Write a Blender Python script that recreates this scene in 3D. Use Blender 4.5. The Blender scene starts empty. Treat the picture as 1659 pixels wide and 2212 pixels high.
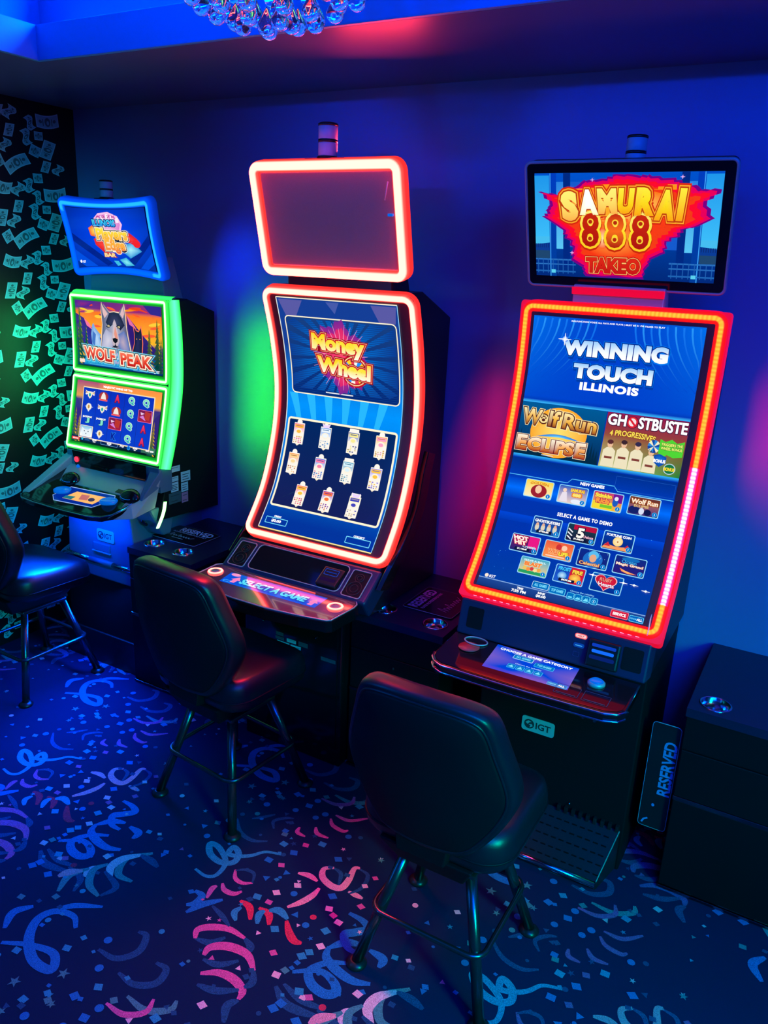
import bpy, bmesh, math, random
from mathutils import Vector, Matrix
SC = bpy.context.scene
COL = SC.collection

# ------------------------------------------------------------------ camera
cam_d = bpy.data.cameras.new('camera')
cam = bpy.data.objects.new('camera', cam_d)
COL.objects.link(cam)
cam_d.sensor_fit = 'HORIZONTAL'
cam_d.sensor_width = 36.0
cam_d.lens = 36.0 * 1725.514 / 1659.0
cam_d.clip_start = 0.02
RM = Matrix(((0.864894, -0.185441, 0.466444), (0.500091, 0.238345, -0.832527), (0.043210, 0.953312, 0.298881)))
cam.matrix_world = Matrix.Translation((0, 0, 2.0)) @ RM.to_4x4()
SC.camera = cam

# ------------------------------------------------------------------ world, exposure
w = bpy.data.worlds.new('world'); SC.world = w
w.use_nodes = True
w.node_tree.nodes['Background'].inputs[0].default_value = (0.004, 0.001, 0.006, 1)
w.node_tree.nodes['Background'].inputs[1].default_value = 1.0
SC.view_settings.view_transform = 'Standard'
SC.view_settings.look = 'None'
SC.view_settings.exposure = 0.0
SC.view_settings.gamma = 1.0
SC.view_settings.use_curve_mapping = False
SC.cycles.max_bounces = 8
SC.cycles.diffuse_bounces = 4
SC.cycles.glossy_bounces = 4
SC.cycles.transmission_bounces = 8
SC.cycles.use_denoising = True
SC.cycles.sample_clamp_indirect = 6.0
SC.cycles.caustics_refractive = False
SC.cycles.caustics_reflective = False

def area(name, loc, target, sx, sy, color, power, spread=math.pi):
    l = bpy.data.lights.new(name, 'AREA'); l.shape = 'RECTANGLE'
    l.size = sx; l.size_y = sy; l.color = color; l.energy = power; l.spread = spread
    o = bpy.data.objects.new(name, l); COL.objects.link(o)
    o.location = loc
    d = Vector(target) - Vector(loc)
    o.rotation_euler = d.to_track_quat('-Z', 'Y').to_euler()
    return o

# blue LED cove inside the ceiling coffer, and an added blue area light facing down as main fill
BLUE = (0.0, 0.19, 1.0)
area('cove_light_back', (-0.2, 2.25, 2.80), (-0.2, 1.2, 3.05), 5.0, 0.05, BLUE, 52)
area('cove_light_left', (-2.83, 0.3, 2.80), (-1.8, 0.3, 3.05), 0.05, 3.6, BLUE, 36)
area('coffer_fill', (1.2, 0.3, 2.98), (1.2, 0.9, 0.0), 1.8, 2.4, (0.0, 0.07, 1.0), 235)
# area lights added to strengthen the machines' LED glow on the walls
area('wash_fill_green', (-2.585, 2.72, 1.38), (-2.22, 3.0, 1.36), 0.03, 0.62, (0.02, 1.0, 0.02), 2.3, 1.8)
area('wash_fill_red', (-1.315, 2.74, 1.22), (-1.06, 3.0, 1.12), 0.03, 0.70, (1.0, 0.0, 0.06), 1.15, 2.4)
area('wash_fill_pink', (-0.275, 2.74, 1.48), (0.0, 3.0, 1.48), 0.03, 0.34, (1.0, 0.0, 0.10), 0.75, 1.6)
area('wash_fill_blue', (-2.62, 2.78, 1.98), (-2.36, 3.0, 1.86), 0.05, 0.25, (0.0, 0.06, 1.0), .55, 2.4)
area('wash_fill_green_left', (-3.275, 2.72, 1.40), (-3.55, 2.55, 1.30), 0.03, 0.6, (0.03, 1.0, 0.25), 1.0, 2.6)
area('soffit_fill_red', (-1.62, 2.64, 2.38), (-1.48, 2.22, 2.64), 0.34, 0.03, (1.0, 0.03, 0.05), 1.7, 1.7)  # added red area light for the pink patch on the soffit edge
area('neon_spill_fill', (-1.60, 2.20, 1.95), (-1.15, 1.50, 0.0), 0.3, 0.3, (1.0, 0.015, 0.03), 4.5, 1.0)  # added red area light that brings out the pink yarns of the carpet
area('teal_fill_left', (-2.3, 0.3, 2.3), (-3.55, 2.45, 1.5), 0.4, 0.4, (0.0, 0.80, 0.95), 3.2, 0.75)  # added teal area light that brightens the banknote wall
area('fascia_fill_front', (0.2, -1.36, 2.84), (0.0, 2.2, 2.72), 4.4, 0.06, (0.0, 0.055, 1.0), 3.6, 0.30)  # added area light aimed across the opening to brighten the back fascia
area('fascia_fill_right', (2.16, 0.4, 2.84), (-2.78, 0.6, 2.72), 0.06, 3.2, (0.0, 0.055, 1.0), 4.6, 0.30)  # likewise added, brightens the left fascia
# a teal lamp of the room to the right of the photographer
area('teal_lamp', (1.9, 0.4, 1.8), (-0.3, 1.6, 0.3), 0.5, 0.8, (0.0, 0.95, 0.62), 16, 1.2)

# ------------------------------------------------------------------ helpers
def lin(c):
    c = c / 255.0
    return c / 12.92 if c <= 0.04045 else ((c + 0.055) / 1.055) ** 2.4
def rgb(r, g, b, k=1.0):
    return (lin(r) * k, lin(g) * k, lin(b) * k, 1.0)

MATS = {}
def mat(name, color, rough=0.5, metal=0.0, spec=0.5, coat=0.0, bump=0.0, bscale=200.0, emit=None, estr=0.0, var=0.0):
    m = bpy.data.materials.new(name); m.use_nodes = True
    nt = m.node_tree; p = nt.nodes['Principled BSDF']
    p.inputs['Base Color'].default_value = (*color, 1)
    p.inputs['Roughness'].default_value = rough
    p.inputs['Metallic'].default_value = metal
    p.inputs['Specular IOR Level'].default_value = spec
    p.inputs['Coat Weight'].default_value = coat
    if emit:
        p.inputs['Emission Color'].default_value = (*emit, 1)
        p.inputs['Emission Strength'].default_value = estr
    if bump or var:
        n = nt.nodes.new('ShaderNodeTexNoise'); n.inputs['Scale'].default_value = bscale
        n.inputs['Detail'].default_value = 3
        tc = nt.nodes.new('ShaderNodeTexCoord')
        nt.links.new(tc.outputs['Object'], n.inputs['Vector'])
        if bump:
            b = nt.nodes.new('ShaderNodeBump'); b.inputs['Strength'].default_value = bump
            b.inputs['Distance'].default_value = 0.002
            nt.links.new(n.outputs['Fac'], b.inputs['Height'])
            nt.links.new(b.outputs['Normal'], p.inputs['Normal'])
        if var:
            r = nt.nodes.new('ShaderNodeValToRGB')
            r.color_ramp.elements[0].position = 0.3; r.color_ramp.elements[1].position = 0.7
            r.color_ramp.elements[0].color = (*[c * (1 - var) for c in color], 1)
            r.color_ramp.elements[1].color = (*[min(1, c * (1 + var)) for c in color], 1)
            nt.links.new(n.outputs['Fac'], r.inputs['Fac'])
            nt.links.new(r.outputs['Color'], p.inputs['Base Color'])
    MATS[name] = m
    return m

def art_mat(name, rough, spec):
    m = bpy.data.materials.new(name); m.use_nodes = True
    nt = m.node_tree; p = nt.nodes['Principled BSDF']
    a = nt.nodes.new('ShaderNodeAttribute'); a.attribute_name = 'Col'
    p.inputs['Base Color'].default_value = (0.004, 0.004, 0.005, 1)
    p.inputs['Roughness'].default_value = rough
    p.inputs['Specular IOR Level'].default_value = spec
    nt.links.new(a.outputs['Color'], p.inputs['Emission Color'])
    p.inputs['Emission Strength'].default_value = 1.0
    return m
ART = art_mat('screen_picture', 0.12, 0.35)
DECK_ART = art_mat('deck_screen_picture', 0.09, 1.0)
LED = art_mat('led_diffuser', 0.5, 0.1)

def print_mat(name, rough=0.7):
    m = bpy.data.materials.new(name); m.use_nodes = True
    nt = m.node_tree; p = nt.nodes['Principled BSDF']
    a = nt.nodes.new('ShaderNodeAttribute'); a.attribute_name = 'Col'
    p.inputs['Roughness'].default_value = rough
    p.inputs['Specular IOR Level'].default_value = 0.3
    nt.links.new(a.outputs['Color'], p.inputs['Base Color'])
    return m
PRINT = print_mat('printed_sheet', 0.55)

mat('black_plastic', (0.012, 0.012, 0.014), 0.32)
mat('black_gloss', (0.006, 0.006, 0.008), 0.12, spec=0.6)
mat('black_matte', (0.005, 0.004, 0.006), 0.6, spec=0.25)
mat('dark_glass', (0.01, 0.008, 0.01), 0.06, spec=0.7)
mat('deck_glass', (0.15, 0.07, 0.08), 0.09, spec=1.0, coat=0.7)
mat('bezel_red', (0.14, 0.028, 0.03), 0.38)
mat('bezel', (0.035, 0.02, 0.022), 0.28)
mat('chrome', (0.62, 0.63, 0.66), 0.14, metal=1.0)
mat('dark_chrome', (0.20, 0.21, 0.23), 0.22, metal=1.0)
mat('silver_paint', (0.42, 0.43, 0.46), 0.38, metal=0.25, bump=0.05, bscale=600)
mat('pale_cheek', (0.42, 0.36, 0.38), 0.45, bump=0.05, bscale=600)
mat('blue_grey_paint', (0.10, 0.15, 0.24), 0.42)
mat('navy_panel', (0.012, 0.022, 0.075), 0.35)
mat('vinyl', (0.009, 0.009, 0.016), 0.36, spec=0.55, bump=0.12, bscale=420)
mat('vinyl_back', (0.007, 0.005, 0.009), 0.6, spec=0.2, bump=0.12, bscale=420)
mat('leg_steel', (0.11, 0.12, 0.13), 0.24, metal=0.9)
mat('laminate', (0.010, 0.014, 0.045), 0.30, spec=0.5, bump=0.03, bscale=300)
mat('laminate_side', (0.005, 0.004, 0.007), 0.55, spec=0.25, bump=0.03, bscale=300)
mat('label_paper', (0.55, 0.62, 0.66), 0.7)
mat('label_pink', (0.60, 0.16, 0.30), 0.7)
mat('label_dark', (0.05, 0.09, 0.11), 0.7)
mat('ink', (0.02, 0.03, 0.04), 0.6)
mat('badge_metal', (0.48, 0.56, 0.58), 0.4, metal=0.1)
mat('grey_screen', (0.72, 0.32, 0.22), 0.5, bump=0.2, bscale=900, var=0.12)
mat('frosted_lens', (0.55, 0.60, 0.70), 0.35)
mat('sign_plastic', (0.012, 0.013, 0.016), 0.16)
mat('sign_edge', (0.35, 0.42, 0.50), 0.2)
mat('button_grey', (0.25, 0.22, 0.25), 0.3)
mat('red_lamp', (0.1, 0, 0), 0.3, emit=(1, 0.02, 0.05), estr=2.5)
mat('blue_lamp', (0, 0.02, 0.1), 0.3, emit=(0.0, 0.18, 1.0), estr=0.7)
mat('tread', (0.02, 0.022, 0.03), 0.35, metal=0.4)

def unlink_props(o, label=None, cat=None, group=None, kind=None):
    if label: o['label'] = label
    if cat: o['category'] = cat
    if group: o['group'] = group
    if kind: o['kind'] = kind
    return o
tag = unlink_props

def thing(name, loc, label, cat, group=None, rz=0.0):
    o = bpy.data.objects.new(name, None); COL.objects.link(o)
    o.empty_display_size = 0.1
    o.location = loc; o.rotation_euler = (0, 0, rz)
    tag(o, label, cat, group)
    return o

def wloc(o):
    v = Vector((0, 0, 0))
    while o:
        v += o.location; o = o.parent
    return v

class G:
    """collects world-space geometry for ONE mesh object"""
    def __init__(s):
        s.v = []; s.f = []; s.m = []; s.sm = []; s.c = []; s.mats = []; s.cur = 0; s.col = None; s.hascol = False
    def use(s, m):
        m = MATS[m] if isinstance(m, str) else m
        if m not in s.mats: s.mats.append(m)
        s.cur = s.mats.index(m); return s
    def face(s, idx, smooth=False, cols=None):
        s.f.append(tuple(idx)); s.m.append(s.cur); s.sm.append(smooth)
        if cols is not None: s.hascol = True
        s.c.append(cols)
    def add(s, verts, faces, smooth=False, cols=None):
        b = len(s.v); s.v.extend([tuple(p) for p in verts])
        for i, f in enumerate(faces):
            s.face([b + k for k in f], smooth, [cols[k] for k in f] if cols else None)
    def bm(s, bm, smooth=False):
        bm.verts.index_update()
        s.add([v.co[:] for v in bm.verts], [[v.index for v in f.verts] for f in bm.faces], smooth); bm.free()
    def box(s, x0, x1, y0, y1, z0, z1, bev=0.0, seg=2):
        b = bmesh.new()
        bmesh.ops.create_cube(b, size=1.0)
        for v in b.verts:
            v.co = Vector(((x0 + x1) / 2 + v.co.x * (x1 - x0), (y0 + y1) / 2 + v.co.y * (y1 - y0), (z0 + z1) / 2 + v.co.z * (z1 - z0)))
        if bev: bmesh.ops.bevel(b, geom=b.edges[:], offset=bev, segments=seg, affect='EDGES', profile=0.5)
        s.bm(b); return s
    def hull(s, pts8, bev=0.0, seg=2):
        """8 points: bottom ring of 4 then top ring of 4"""
        b = bmesh.new(); vs = [b.verts.new(p) for p in pts8]
        for f in ((0, 1, 2, 3), (7, 6, 5, 4), (0, 4, 5, 1), (1, 5, 6, 2), (2, 6, 7, 3), (3, 7, 4, 0)): b.faces.new([vs[i] for i in f])
        bmesh.ops.recalc_face_normals(b, faces=b.faces[:])
        if bev: bmesh.ops.bevel(b, geom=b.edges[:], offset=bev, segments=seg, affect='EDGES', profile=0.5)
        s.bm(b); return s
    def prism(s, poly, fn, a, b_, bev=0.0, seg=2):
        """polygon (p,q) extruded between a and b_; fn(p,q,t) -> xyz"""
        b = bmesh.new()
        r0 = [b.verts.new(fn(p, q, a)) for p, q in poly]; r1 = [b.verts.new(fn(p, q, b_)) for p, q in poly]
        n = len(poly)
        e = []
        f0 = b.faces.new(r0); f1 = b.faces.new(r1[::-1])
        for i in range(n): b.faces.new([r0[i], r0[(i + 1) % n], r1[(i + 1) % n], r1[i]])
        bmesh.ops.recalc_face_normals(b, faces=b.faces[:])
        if bev:
            ed = list(f0.edges) + list(f1.edges)
            bmesh.ops.bevel(b, geom=ed, offset=bev, segments=seg, affect='EDGES', profile=0.5)
        bmesh.ops.triangulate(b, faces=[f for f in b.faces if len(f.verts) > 4])
        s.bm(b); return s
    def tube(s, path, r, n=12, closed=False, cap=True):
        P = [Vector(p) for p in path]; m = len(P); rings = []
        ref = None
        for i in range(m):
            if closed: t = P[(i + 1) % m] - P[i - 1]
            else: t = P[min(i + 1, m - 1)] - P[max(i - 1, 0)]
            t.normalize()
            if ref is None:
                ref = Vector((0, 0, 1)) if abs(t.z) < 0.9 else Vector((1, 0, 0))
            a = (ref - t * ref.dot(t)).normalized(); ref = a; b = t.cross(a)
            rr = r[i] if isinstance(r, (list, tuple)) else r
            rings.append([P[i] + (a * math.cos(2 * math.pi * k / n) + b * math.sin(2 * math.pi * k / n)) * rr for k in range(n)])
        vs = [p for R_ in rings for p in R_]; fs = []
        for i in range(m if closed else m - 1):
            j = (i + 1) % m
            for k in range(n): fs.append((i * n + k, i * n + (k + 1) % n, j * n + (k + 1) % n, j * n + k))
        base = len(s.v)
        s.add(vs, fs, True)
        if cap and not closed:
            s.face([base + k for k in range(n)][::-1]); s.face([base + (m - 1) * n + k for k in range(n)])
        return s
    def lathe(s, c, prof, n=32, axis='z', smooth=True, capb=True, capt=True):
        vs = []; fs = []
        for r, z in prof:
            for k in range(n):
                a = 2 * math.pi * k / n
                vs.append((c[0] + r * math.cos(a), c[1] + r * math.sin(a), c[2] + z))
        for i in range(len(prof) - 1):
            for k in range(n): fs.append((i * n + k, i * n + (k + 1) % n, (i + 1) * n + (k + 1) % n, (i + 1) * n + k))
        b = len(s.v)
        s.add(vs, fs, smooth)
        if capb: s.face([b + k for k in range(n)][::-1])
        if capt: s.face([b + (len(prof) - 1) * n + k for k in range(n)])
        return s
    def loft(s, rings, capa=True, capb=True, smooth=True):
        n = len(rings[0]); b = len(s.v)
        vs = [p for R_ in rings for p in R_]; fs = []
        for i in range(len(rings) - 1):
            for k in range(n): fs.append((i * n + k, i * n + (k + 1) % n, (i + 1) * n + (k + 1) % n, (i + 1) * n + k))
        s.add(vs, fs, smooth)
        for ring_i, flag in ((0, capa), (len(rings) - 1, capb)):
            if flag:
                c = Vector((0, 0, 0))
                for p in rings[ring_i]: c += Vector(p)
                c /= n
                ci = len(s.v); s.v.append(tuple(c))
                for k in range(n):
                    q = [b + ring_i * n + k, b + ring_i * n + (k + 1) % n, ci]
                    s.face(q if ring_i else q[::-1], smooth)
        return s
    def build(s, name, parent=None, local=False):
        me = bpy.data.meshes.new(name)
        me.from_pydata(s.v, [], s.f)
        for m in s.mats: me.materials.append(m)
        me.polygons.foreach_set('material_index', s.m)
        me.polygons.foreach_set('use_smooth', s.sm)
        if s.hascol:
            at = me.color_attributes.new('Col', 'FLOAT_COLOR', 'CORNER')
            flat = []
            for f, c in zip(s.f, s.c):
                if c is None: flat.extend([0, 0, 0, 1] * len(f))
                else:
                    for q in c: flat.extend(q)
            at.data.foreach_set('color', flat)
        me.update()
        o = bpy.data.objects.new(name, me); COL.objects.link(o)
        if parent:
            o.parent = parent
            if not local: o.location = -wloc(parent)
        return o

# ---- text glyph meshes (built-in font), cached, measured by bounding box
_GC = {}
def glyphs(txt, off=0.0, space=1.0):
    k = (txt, round(off, 4), space)
    if k in _GC: return _GC[k]
    cu = bpy.data.curves.new('t', 'FONT'); cu.body = txt; cu.size = 1.0
    cu.offset = off; cu.resolution_u = 3; cu.space_character = space; cu.fill_mode = 'BOTH'
    o = bpy.data.objects.new('t', cu); COL.objects.link(o)
    dg = bpy.context.evaluated_depsgraph_get(); dg.update()
    me = bpy.data.meshes.new_from_object(o.evaluated_get(dg))
    bm = bmesh.new(); bm.from_mesh(me); bmesh.ops.triangulate(bm, faces=bm.faces[:])
    bm.verts.index_update()
    vs = [(v.co.x, v.co.y) for v in bm.verts]; fs = [[v.index for v in f.verts] for f in bm.faces]
    bm.free()
    bpy.data.meshes.remove(me); bpy.data.objects.remove(o); bpy.data.curves.remove(cu)
    _GC[k] = (vs, fs)
    return _GC[k]

def catmull(P, n=10):
    P = [Vector(p) for p in P]; out = []; m = len(P)
    if m == 2: return [P[0].lerp(P[1], i / n) for i in range(n + 1)]
    for i in range(m - 1):
        p0 = P[i - 1] if i > 0 else 2 * P[0] - P[1]; p1 = P[i]; p2 = P[i + 1]
        p3 = P[i + 2] if i + 2 < m else 2 * P[-1] - P[-2]
        for j in range(n):
            t = j / n
            out.append(0.5 * ((2 * p1) + (p2 - p0) * t + (2 * p0 - 5 * p1 + 4 * p2 - p3) * t * t + (3 * p1 - p0 - 3 * p2 + p3) * t ** 3))
    out.append(P[-1]); return out

class Surf:
    """profile (y,z) from top to bottom swept along x; (u,v) in metres from the top left, h = height towards the player"""
    def __init__(s, xl, xr, prof, warp=None):
        s.xl, s.xr, s.w = xl, xr, xr - xl
        s.P = catmull(prof, 12); s.L = [0.0]
        for a, b in zip(s.P, s.P[1:]): s.L.append(s.L[-1] + (b - a).length)
        s.len = s.L[-1]; s.warp = warp
    def at(s, v):
        P, L = s.P, s.L
        if v <= 0: i = 0
        elif v >= s.len: i = len(P) - 2
        else:
            lo, hi = 0, len(P) - 1
            while hi - lo > 1:
                mid = (lo + hi) // 2
                if L[mid] <= v: lo = mid
                else: hi = mid
            i = lo
        d = (P[i + 1] - P[i]); t = (v - L[i]) / d.length
        p = P[i] + d * t; d.normalize()
        return p, Vector((d.y, -d.x))   # outward normal (towards -y)
    def __call__(s, u, v, h=0.0):
        if s.warp: u, v, dh = s.warp(u, v); h += dh
        p, n = s.at(v)
        return (s.xl + u, p.x + n.x * h, p.y + n.y * h)

class Plane:
    def __init__(s, o, eu, ev):
        s.o = Vector(o); s.eu = Vector(eu).normalized(); s.ev = Vector(ev).normalized()
        s.n = s.ev.cross(s.eu).normalized()
    def __call__(s, u, v, h=0.0):
        return tuple(s.o + s.eu * u + s.ev * v + s.n * h)
    def uv(s, p):
        d = Vector(p) - s.o
        return d.dot(s.eu), d.dot(s.ev)

def clerp(a, b, t):
    return tuple(a[i] + (b[i] - a[i]) * t for i in range(4))

class Art(G):
    """flat picture elements laid on a Surf/Plane; layers lift by a fraction of a millimetre"""
    def __init__(s, surf, m=ART, lift=0.0006, base=0.0):
        G.__init__(s); s.S = surf; s.use(m); s.lift = lift; s.base = base; s.lay = 0; s.fine = 0.022
    def h(s, layer): return s.base + layer * s.lift
    def quad(s, u0, v0, u1, v1, c, layer=0, nu=1, nv=None, cb=None):
        """c colour or fn(tu,tv); cb bottom colour for a vertical gradient"""
        nv = nv or max(1, int(abs(v1 - v0) / 0.02) + 1)
        if cb is not None:
            ca = c; c = lambda a, b: clerp(ca, cb, b)
        vs, fs, cs = [], [], []
        for j in range(nv + 1):
            for i in range(nu + 1):
                a, b = i / nu, j / nv
                vs.append(s.S(u0 + (u1 - u0) * a, v0 + (v1 - v0) * b, s.h(layer)))
                cs.append(c(a, b) if callable(c) else c)
        for j in range(nv):
            for i in range(nu):
                k = j * (nu + 1) + i; fs.append((k, k + 1, k + nu + 2, k + nu + 1))
        s.add(vs, fs, True, cs)
    def poly(s, pts, c, layer=1, center=None, cc=None):
        """star-shaped polygon as a fan from its centre"""
        n = len(pts)
        cx, cy = center or (sum(p[0] for p in pts) / n, sum(p[1] for p in pts) / n)
        if callable(c): cs = [c(p[0], p[1]) for p in pts] + [c(cx, cy)]
        else: cs = [c] * n + [cc or c]
        q = list(pts) + [(cx, cy)]
        if isinstance(s.S, Plane) or max(p[1] for p in q) - min(p[1] for p in q) < s.fine:
            s.add([s.S(p[0], p[1], s.h(layer)) for p in q], [(k, (k + 1) % n, n) for k in range(n)], True, cs); return
        T = [[(q[k], cs[k]), (q[(k + 1) % n], cs[(k + 1) % n]), (q[n], cs[n])] for k in range(n)]
        vs, fs, co = [], [], []
        while T:                                       # split tall triangles so they hug a curved screen
            t = T.pop()
            v_ = [a[0][1] for a in t]
            if max(v_) - min(v_) > s.fine:
                i = max(range(3), key=lambda k: abs(t[k][0][1] - t[(k + 1) % 3][0][1])); a, b, d = t[i], t[(i + 1) % 3], t[(i + 2) % 3]
                m = (((a[0][0] + b[0][0]) / 2, (a[0][1] + b[0][1]) / 2), clerp(a[1], b[1], .5) if a[1] is not None else None)
                T += [[a, m, d], [m, b, d]]; continue
            k = len(vs)
            for a in t: vs.append(s.S(a[0][0], a[0][1], s.h(layer))); co.append(a[1])
            fs.append((k, k + 1, k + 2))
        s.add(vs, fs, True, co)
    def ell(s, cu, cv, ru, rv, c, layer=1, n=24, cc=None, rot=0.0):
        ca, sa = math.cos(rot), math.sin(rot)
        P = []
        for k in range(n):
            x, y = ru * math.cos(2 * math.pi * k / n), rv * math.sin(2 * math.pi * k / n)
            P.append((cu + x * ca - y * sa, cv + x * sa + y * ca))
        s.poly(P, c, layer, (cu, cv), cc)
    def rrect(s, u0, v0, u1, v1, r, n=4):
        P = []
        for cx, cy, a0 in ((u1 - r, v0 + r, -90), (u1 - r, v1 - r, 0), (u0 + r, v1 - r, 90), (u0 + r, v0 + r, 180)):
            for k in range(n + 1):
                a = math.radians(a0 + 90 * k / n); P.append((cx + r * math.cos(a), cy + r * math.sin(a)))
        return P
    def rr(s, u0, v0, u1, v1, r, c, layer=1, cb=None):
        P = s.rrect(u0, v0, u1, v1, r)
        if cb is not None:
            ca = c; c = lambda u, v: clerp(ca, cb, min(1, max(0, (v - v0) / (v1 - v0))))
        s.poly(P, c, layer, ((u0 + u1) / 2, (v0 + v1) / 2))
    def line(s, pts, wd, c, layer=1, closed=False, c2=None):
        n = len(pts); L_, R_ = [], []
        for i in range(n):
            a = pts[i - 1] if (closed or i > 0) else pts[i]; b = pts[(i + 1) % n] if (closed or i < n - 1) else pts[i]
            dx, dy = b[0] - a[0], b[1] - a[1]; l = math.hypot(dx, dy) or 1.0
            nx, ny = -dy / l, dx / l
            wi = (wd[i] if isinstance(wd, (list, tuple)) else wd) / 2
            L_.append((pts[i][0] + nx * wi, pts[i][1] + ny * wi)); R_.append((pts[i][0] - nx * wi, pts[i][1] - ny * wi))
        vs = [s.S(p[0], p[1], s.h(layer)) for p in L_ + R_]
        fs = [(i, (i + 1) % n, n + (i + 1) % n, n + i) for i in range(n if closed else n - 1)]
        cs = [(c(p[0], p[1]) if callable(c) else (clerp(c, c2, (i % n) / max(1, n - 1)) if c2 else c)) for i, p in enumerate(L_ + R_)]
        s.add(vs, fs, True, cs)
    def frame(s, u0, v0, u1, v1, r, wd, c, layer=1):
        P = s.rrect(u0, v0, u1, v1, r, 4); Q = []
        for i, p in enumerate(P):           # subdivide long sides so the line hugs a curved screen
            q = P[(i + 1) % len(P)]; d = math.hypot(q[0] - p[0], q[1] - p[1]); k = max(1, int(d / 0.03))
            for j in range(k): Q.append((p[0] + (q[0] - p[0]) * j / k, p[1] + (q[1] - p[1]) * j / k))
        s.line(Q, wd, c, layer, True)
    def text(s, txt, cu, cv, wd, ht, c, layer=3, bold=0.03, rot=0.0, shear=0.0, cb=None, outline=(), space=1.0, arc=0.0, cm=None, drop=None):
        """text stretched into a box wd x ht centred on (cu,cv)"""
        bv, _ = glyphs(txt, bold, space)
        x0 = min(p[0] for p in bv); x1 = max(p[0] for p in bv); y0 = min(p[1] for p in bv); y1 = max(p[1] for p in bv)
        ca, sa = math.cos(rot), math.sin(rot)
        def put(off, colf, lay, dx=0.0, dy=0.0):
            vs, fs = glyphs(txt, off, space)
            out, cs = [], []
            for x, y in vs:
                a = ((x - x0) / (x1 - x0) - 0.5); b = 0.5 - (y - y0) / (y1 - y0)
                px = a * wd - shear * b * ht; py = b * ht + arc * (4 * a * a - 0.5) * ht
                out.append(s.S(cu + px * ca - py * sa + dx, cv + px * sa + py * ca + dy, s.h(lay))); cs.append(colf(b + 0.5))
            s.add(out, fs, False, cs)
        if drop:
            n = 4
            for k in range(n, 0, -1): put(bold + drop[3], lambda t: drop[2], layer, drop[0] * k / n, drop[1] * k / n)
        for i, (o, oc) in enumerate(outline): put(bold + o, (lambda cc: (lambda t: cc))(oc), layer + i + (1 if drop else 0))
        top = layer + len(outline) + (1 if drop else 0)
        if cb is None: put(bold, lambda t: c, top)
        elif cm is None: put(bold, lambda t: clerp(c, cb, min(1, max(0, t))), top)
        else: put(bold, lambda t: clerp(c, cm, min(1, max(0, t * 2))) if t < 0.5 else clerp(cm, cb, min(1, max(0, t * 2 - 1))), top)

def led_ring(S, u0, v0, u1, v1, r, prof, closed=True, step=0.012, pts=None):
    """rounded rectangle of LED diffuser lying on a surface. prof: list of (d outward, h, colour or fn(s,u,v))"""
    g = G().use(LED)
    if pts is None:
        P = Art.rrect(None, u0, v0, u1, v1, r, 6); pts = []
        for i, p in enumerate(P):
            q = P[(i + 1) % len(P)]; d = math.hypot(q[0] - p[0], q[1] - p[1]); k = max(1, int(d / step))
            for j in range(k): pts.append((p[0] + (q[0] - p[0]) * j / k, p[1] + (q[1] - p[1]) * j / k))
    n = len(pts); vs, cs, acc = [], [], 0.0
    for i in range(n):
        a = pts[i - 1] if (closed or i) else pts[i]; b = pts[(i + 1) % n] if (closed or i < n - 1) else pts[i]
        dx, dy = b[0] - a[0], b[1] - a[1]; l = math.hypot(dx, dy) or 1
        nx, ny = dy / l, -dx / l
        if i: acc += math.hypot(pts[i][0] - pts[i - 1][0], pts[i][1] - pts[i - 1][1])
        for d, h, c in prof:
            u, v = pts[i][0] + nx * d, pts[i][1] + ny * d
            vs.append(S(u, v, h)); cs.append(c(acc, u, v) if callable(c) else c)
    m = len(prof); fs = []
    for i in range(n if closed else n - 1):
        for k in range(m - 1):
            fs.append((i * m + k, ((i + 1) % n) * m + k, ((i + 1) % n) * m + k + 1, i * m + k + 1))
    g.add(vs, fs, True, cs)
    return g
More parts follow.
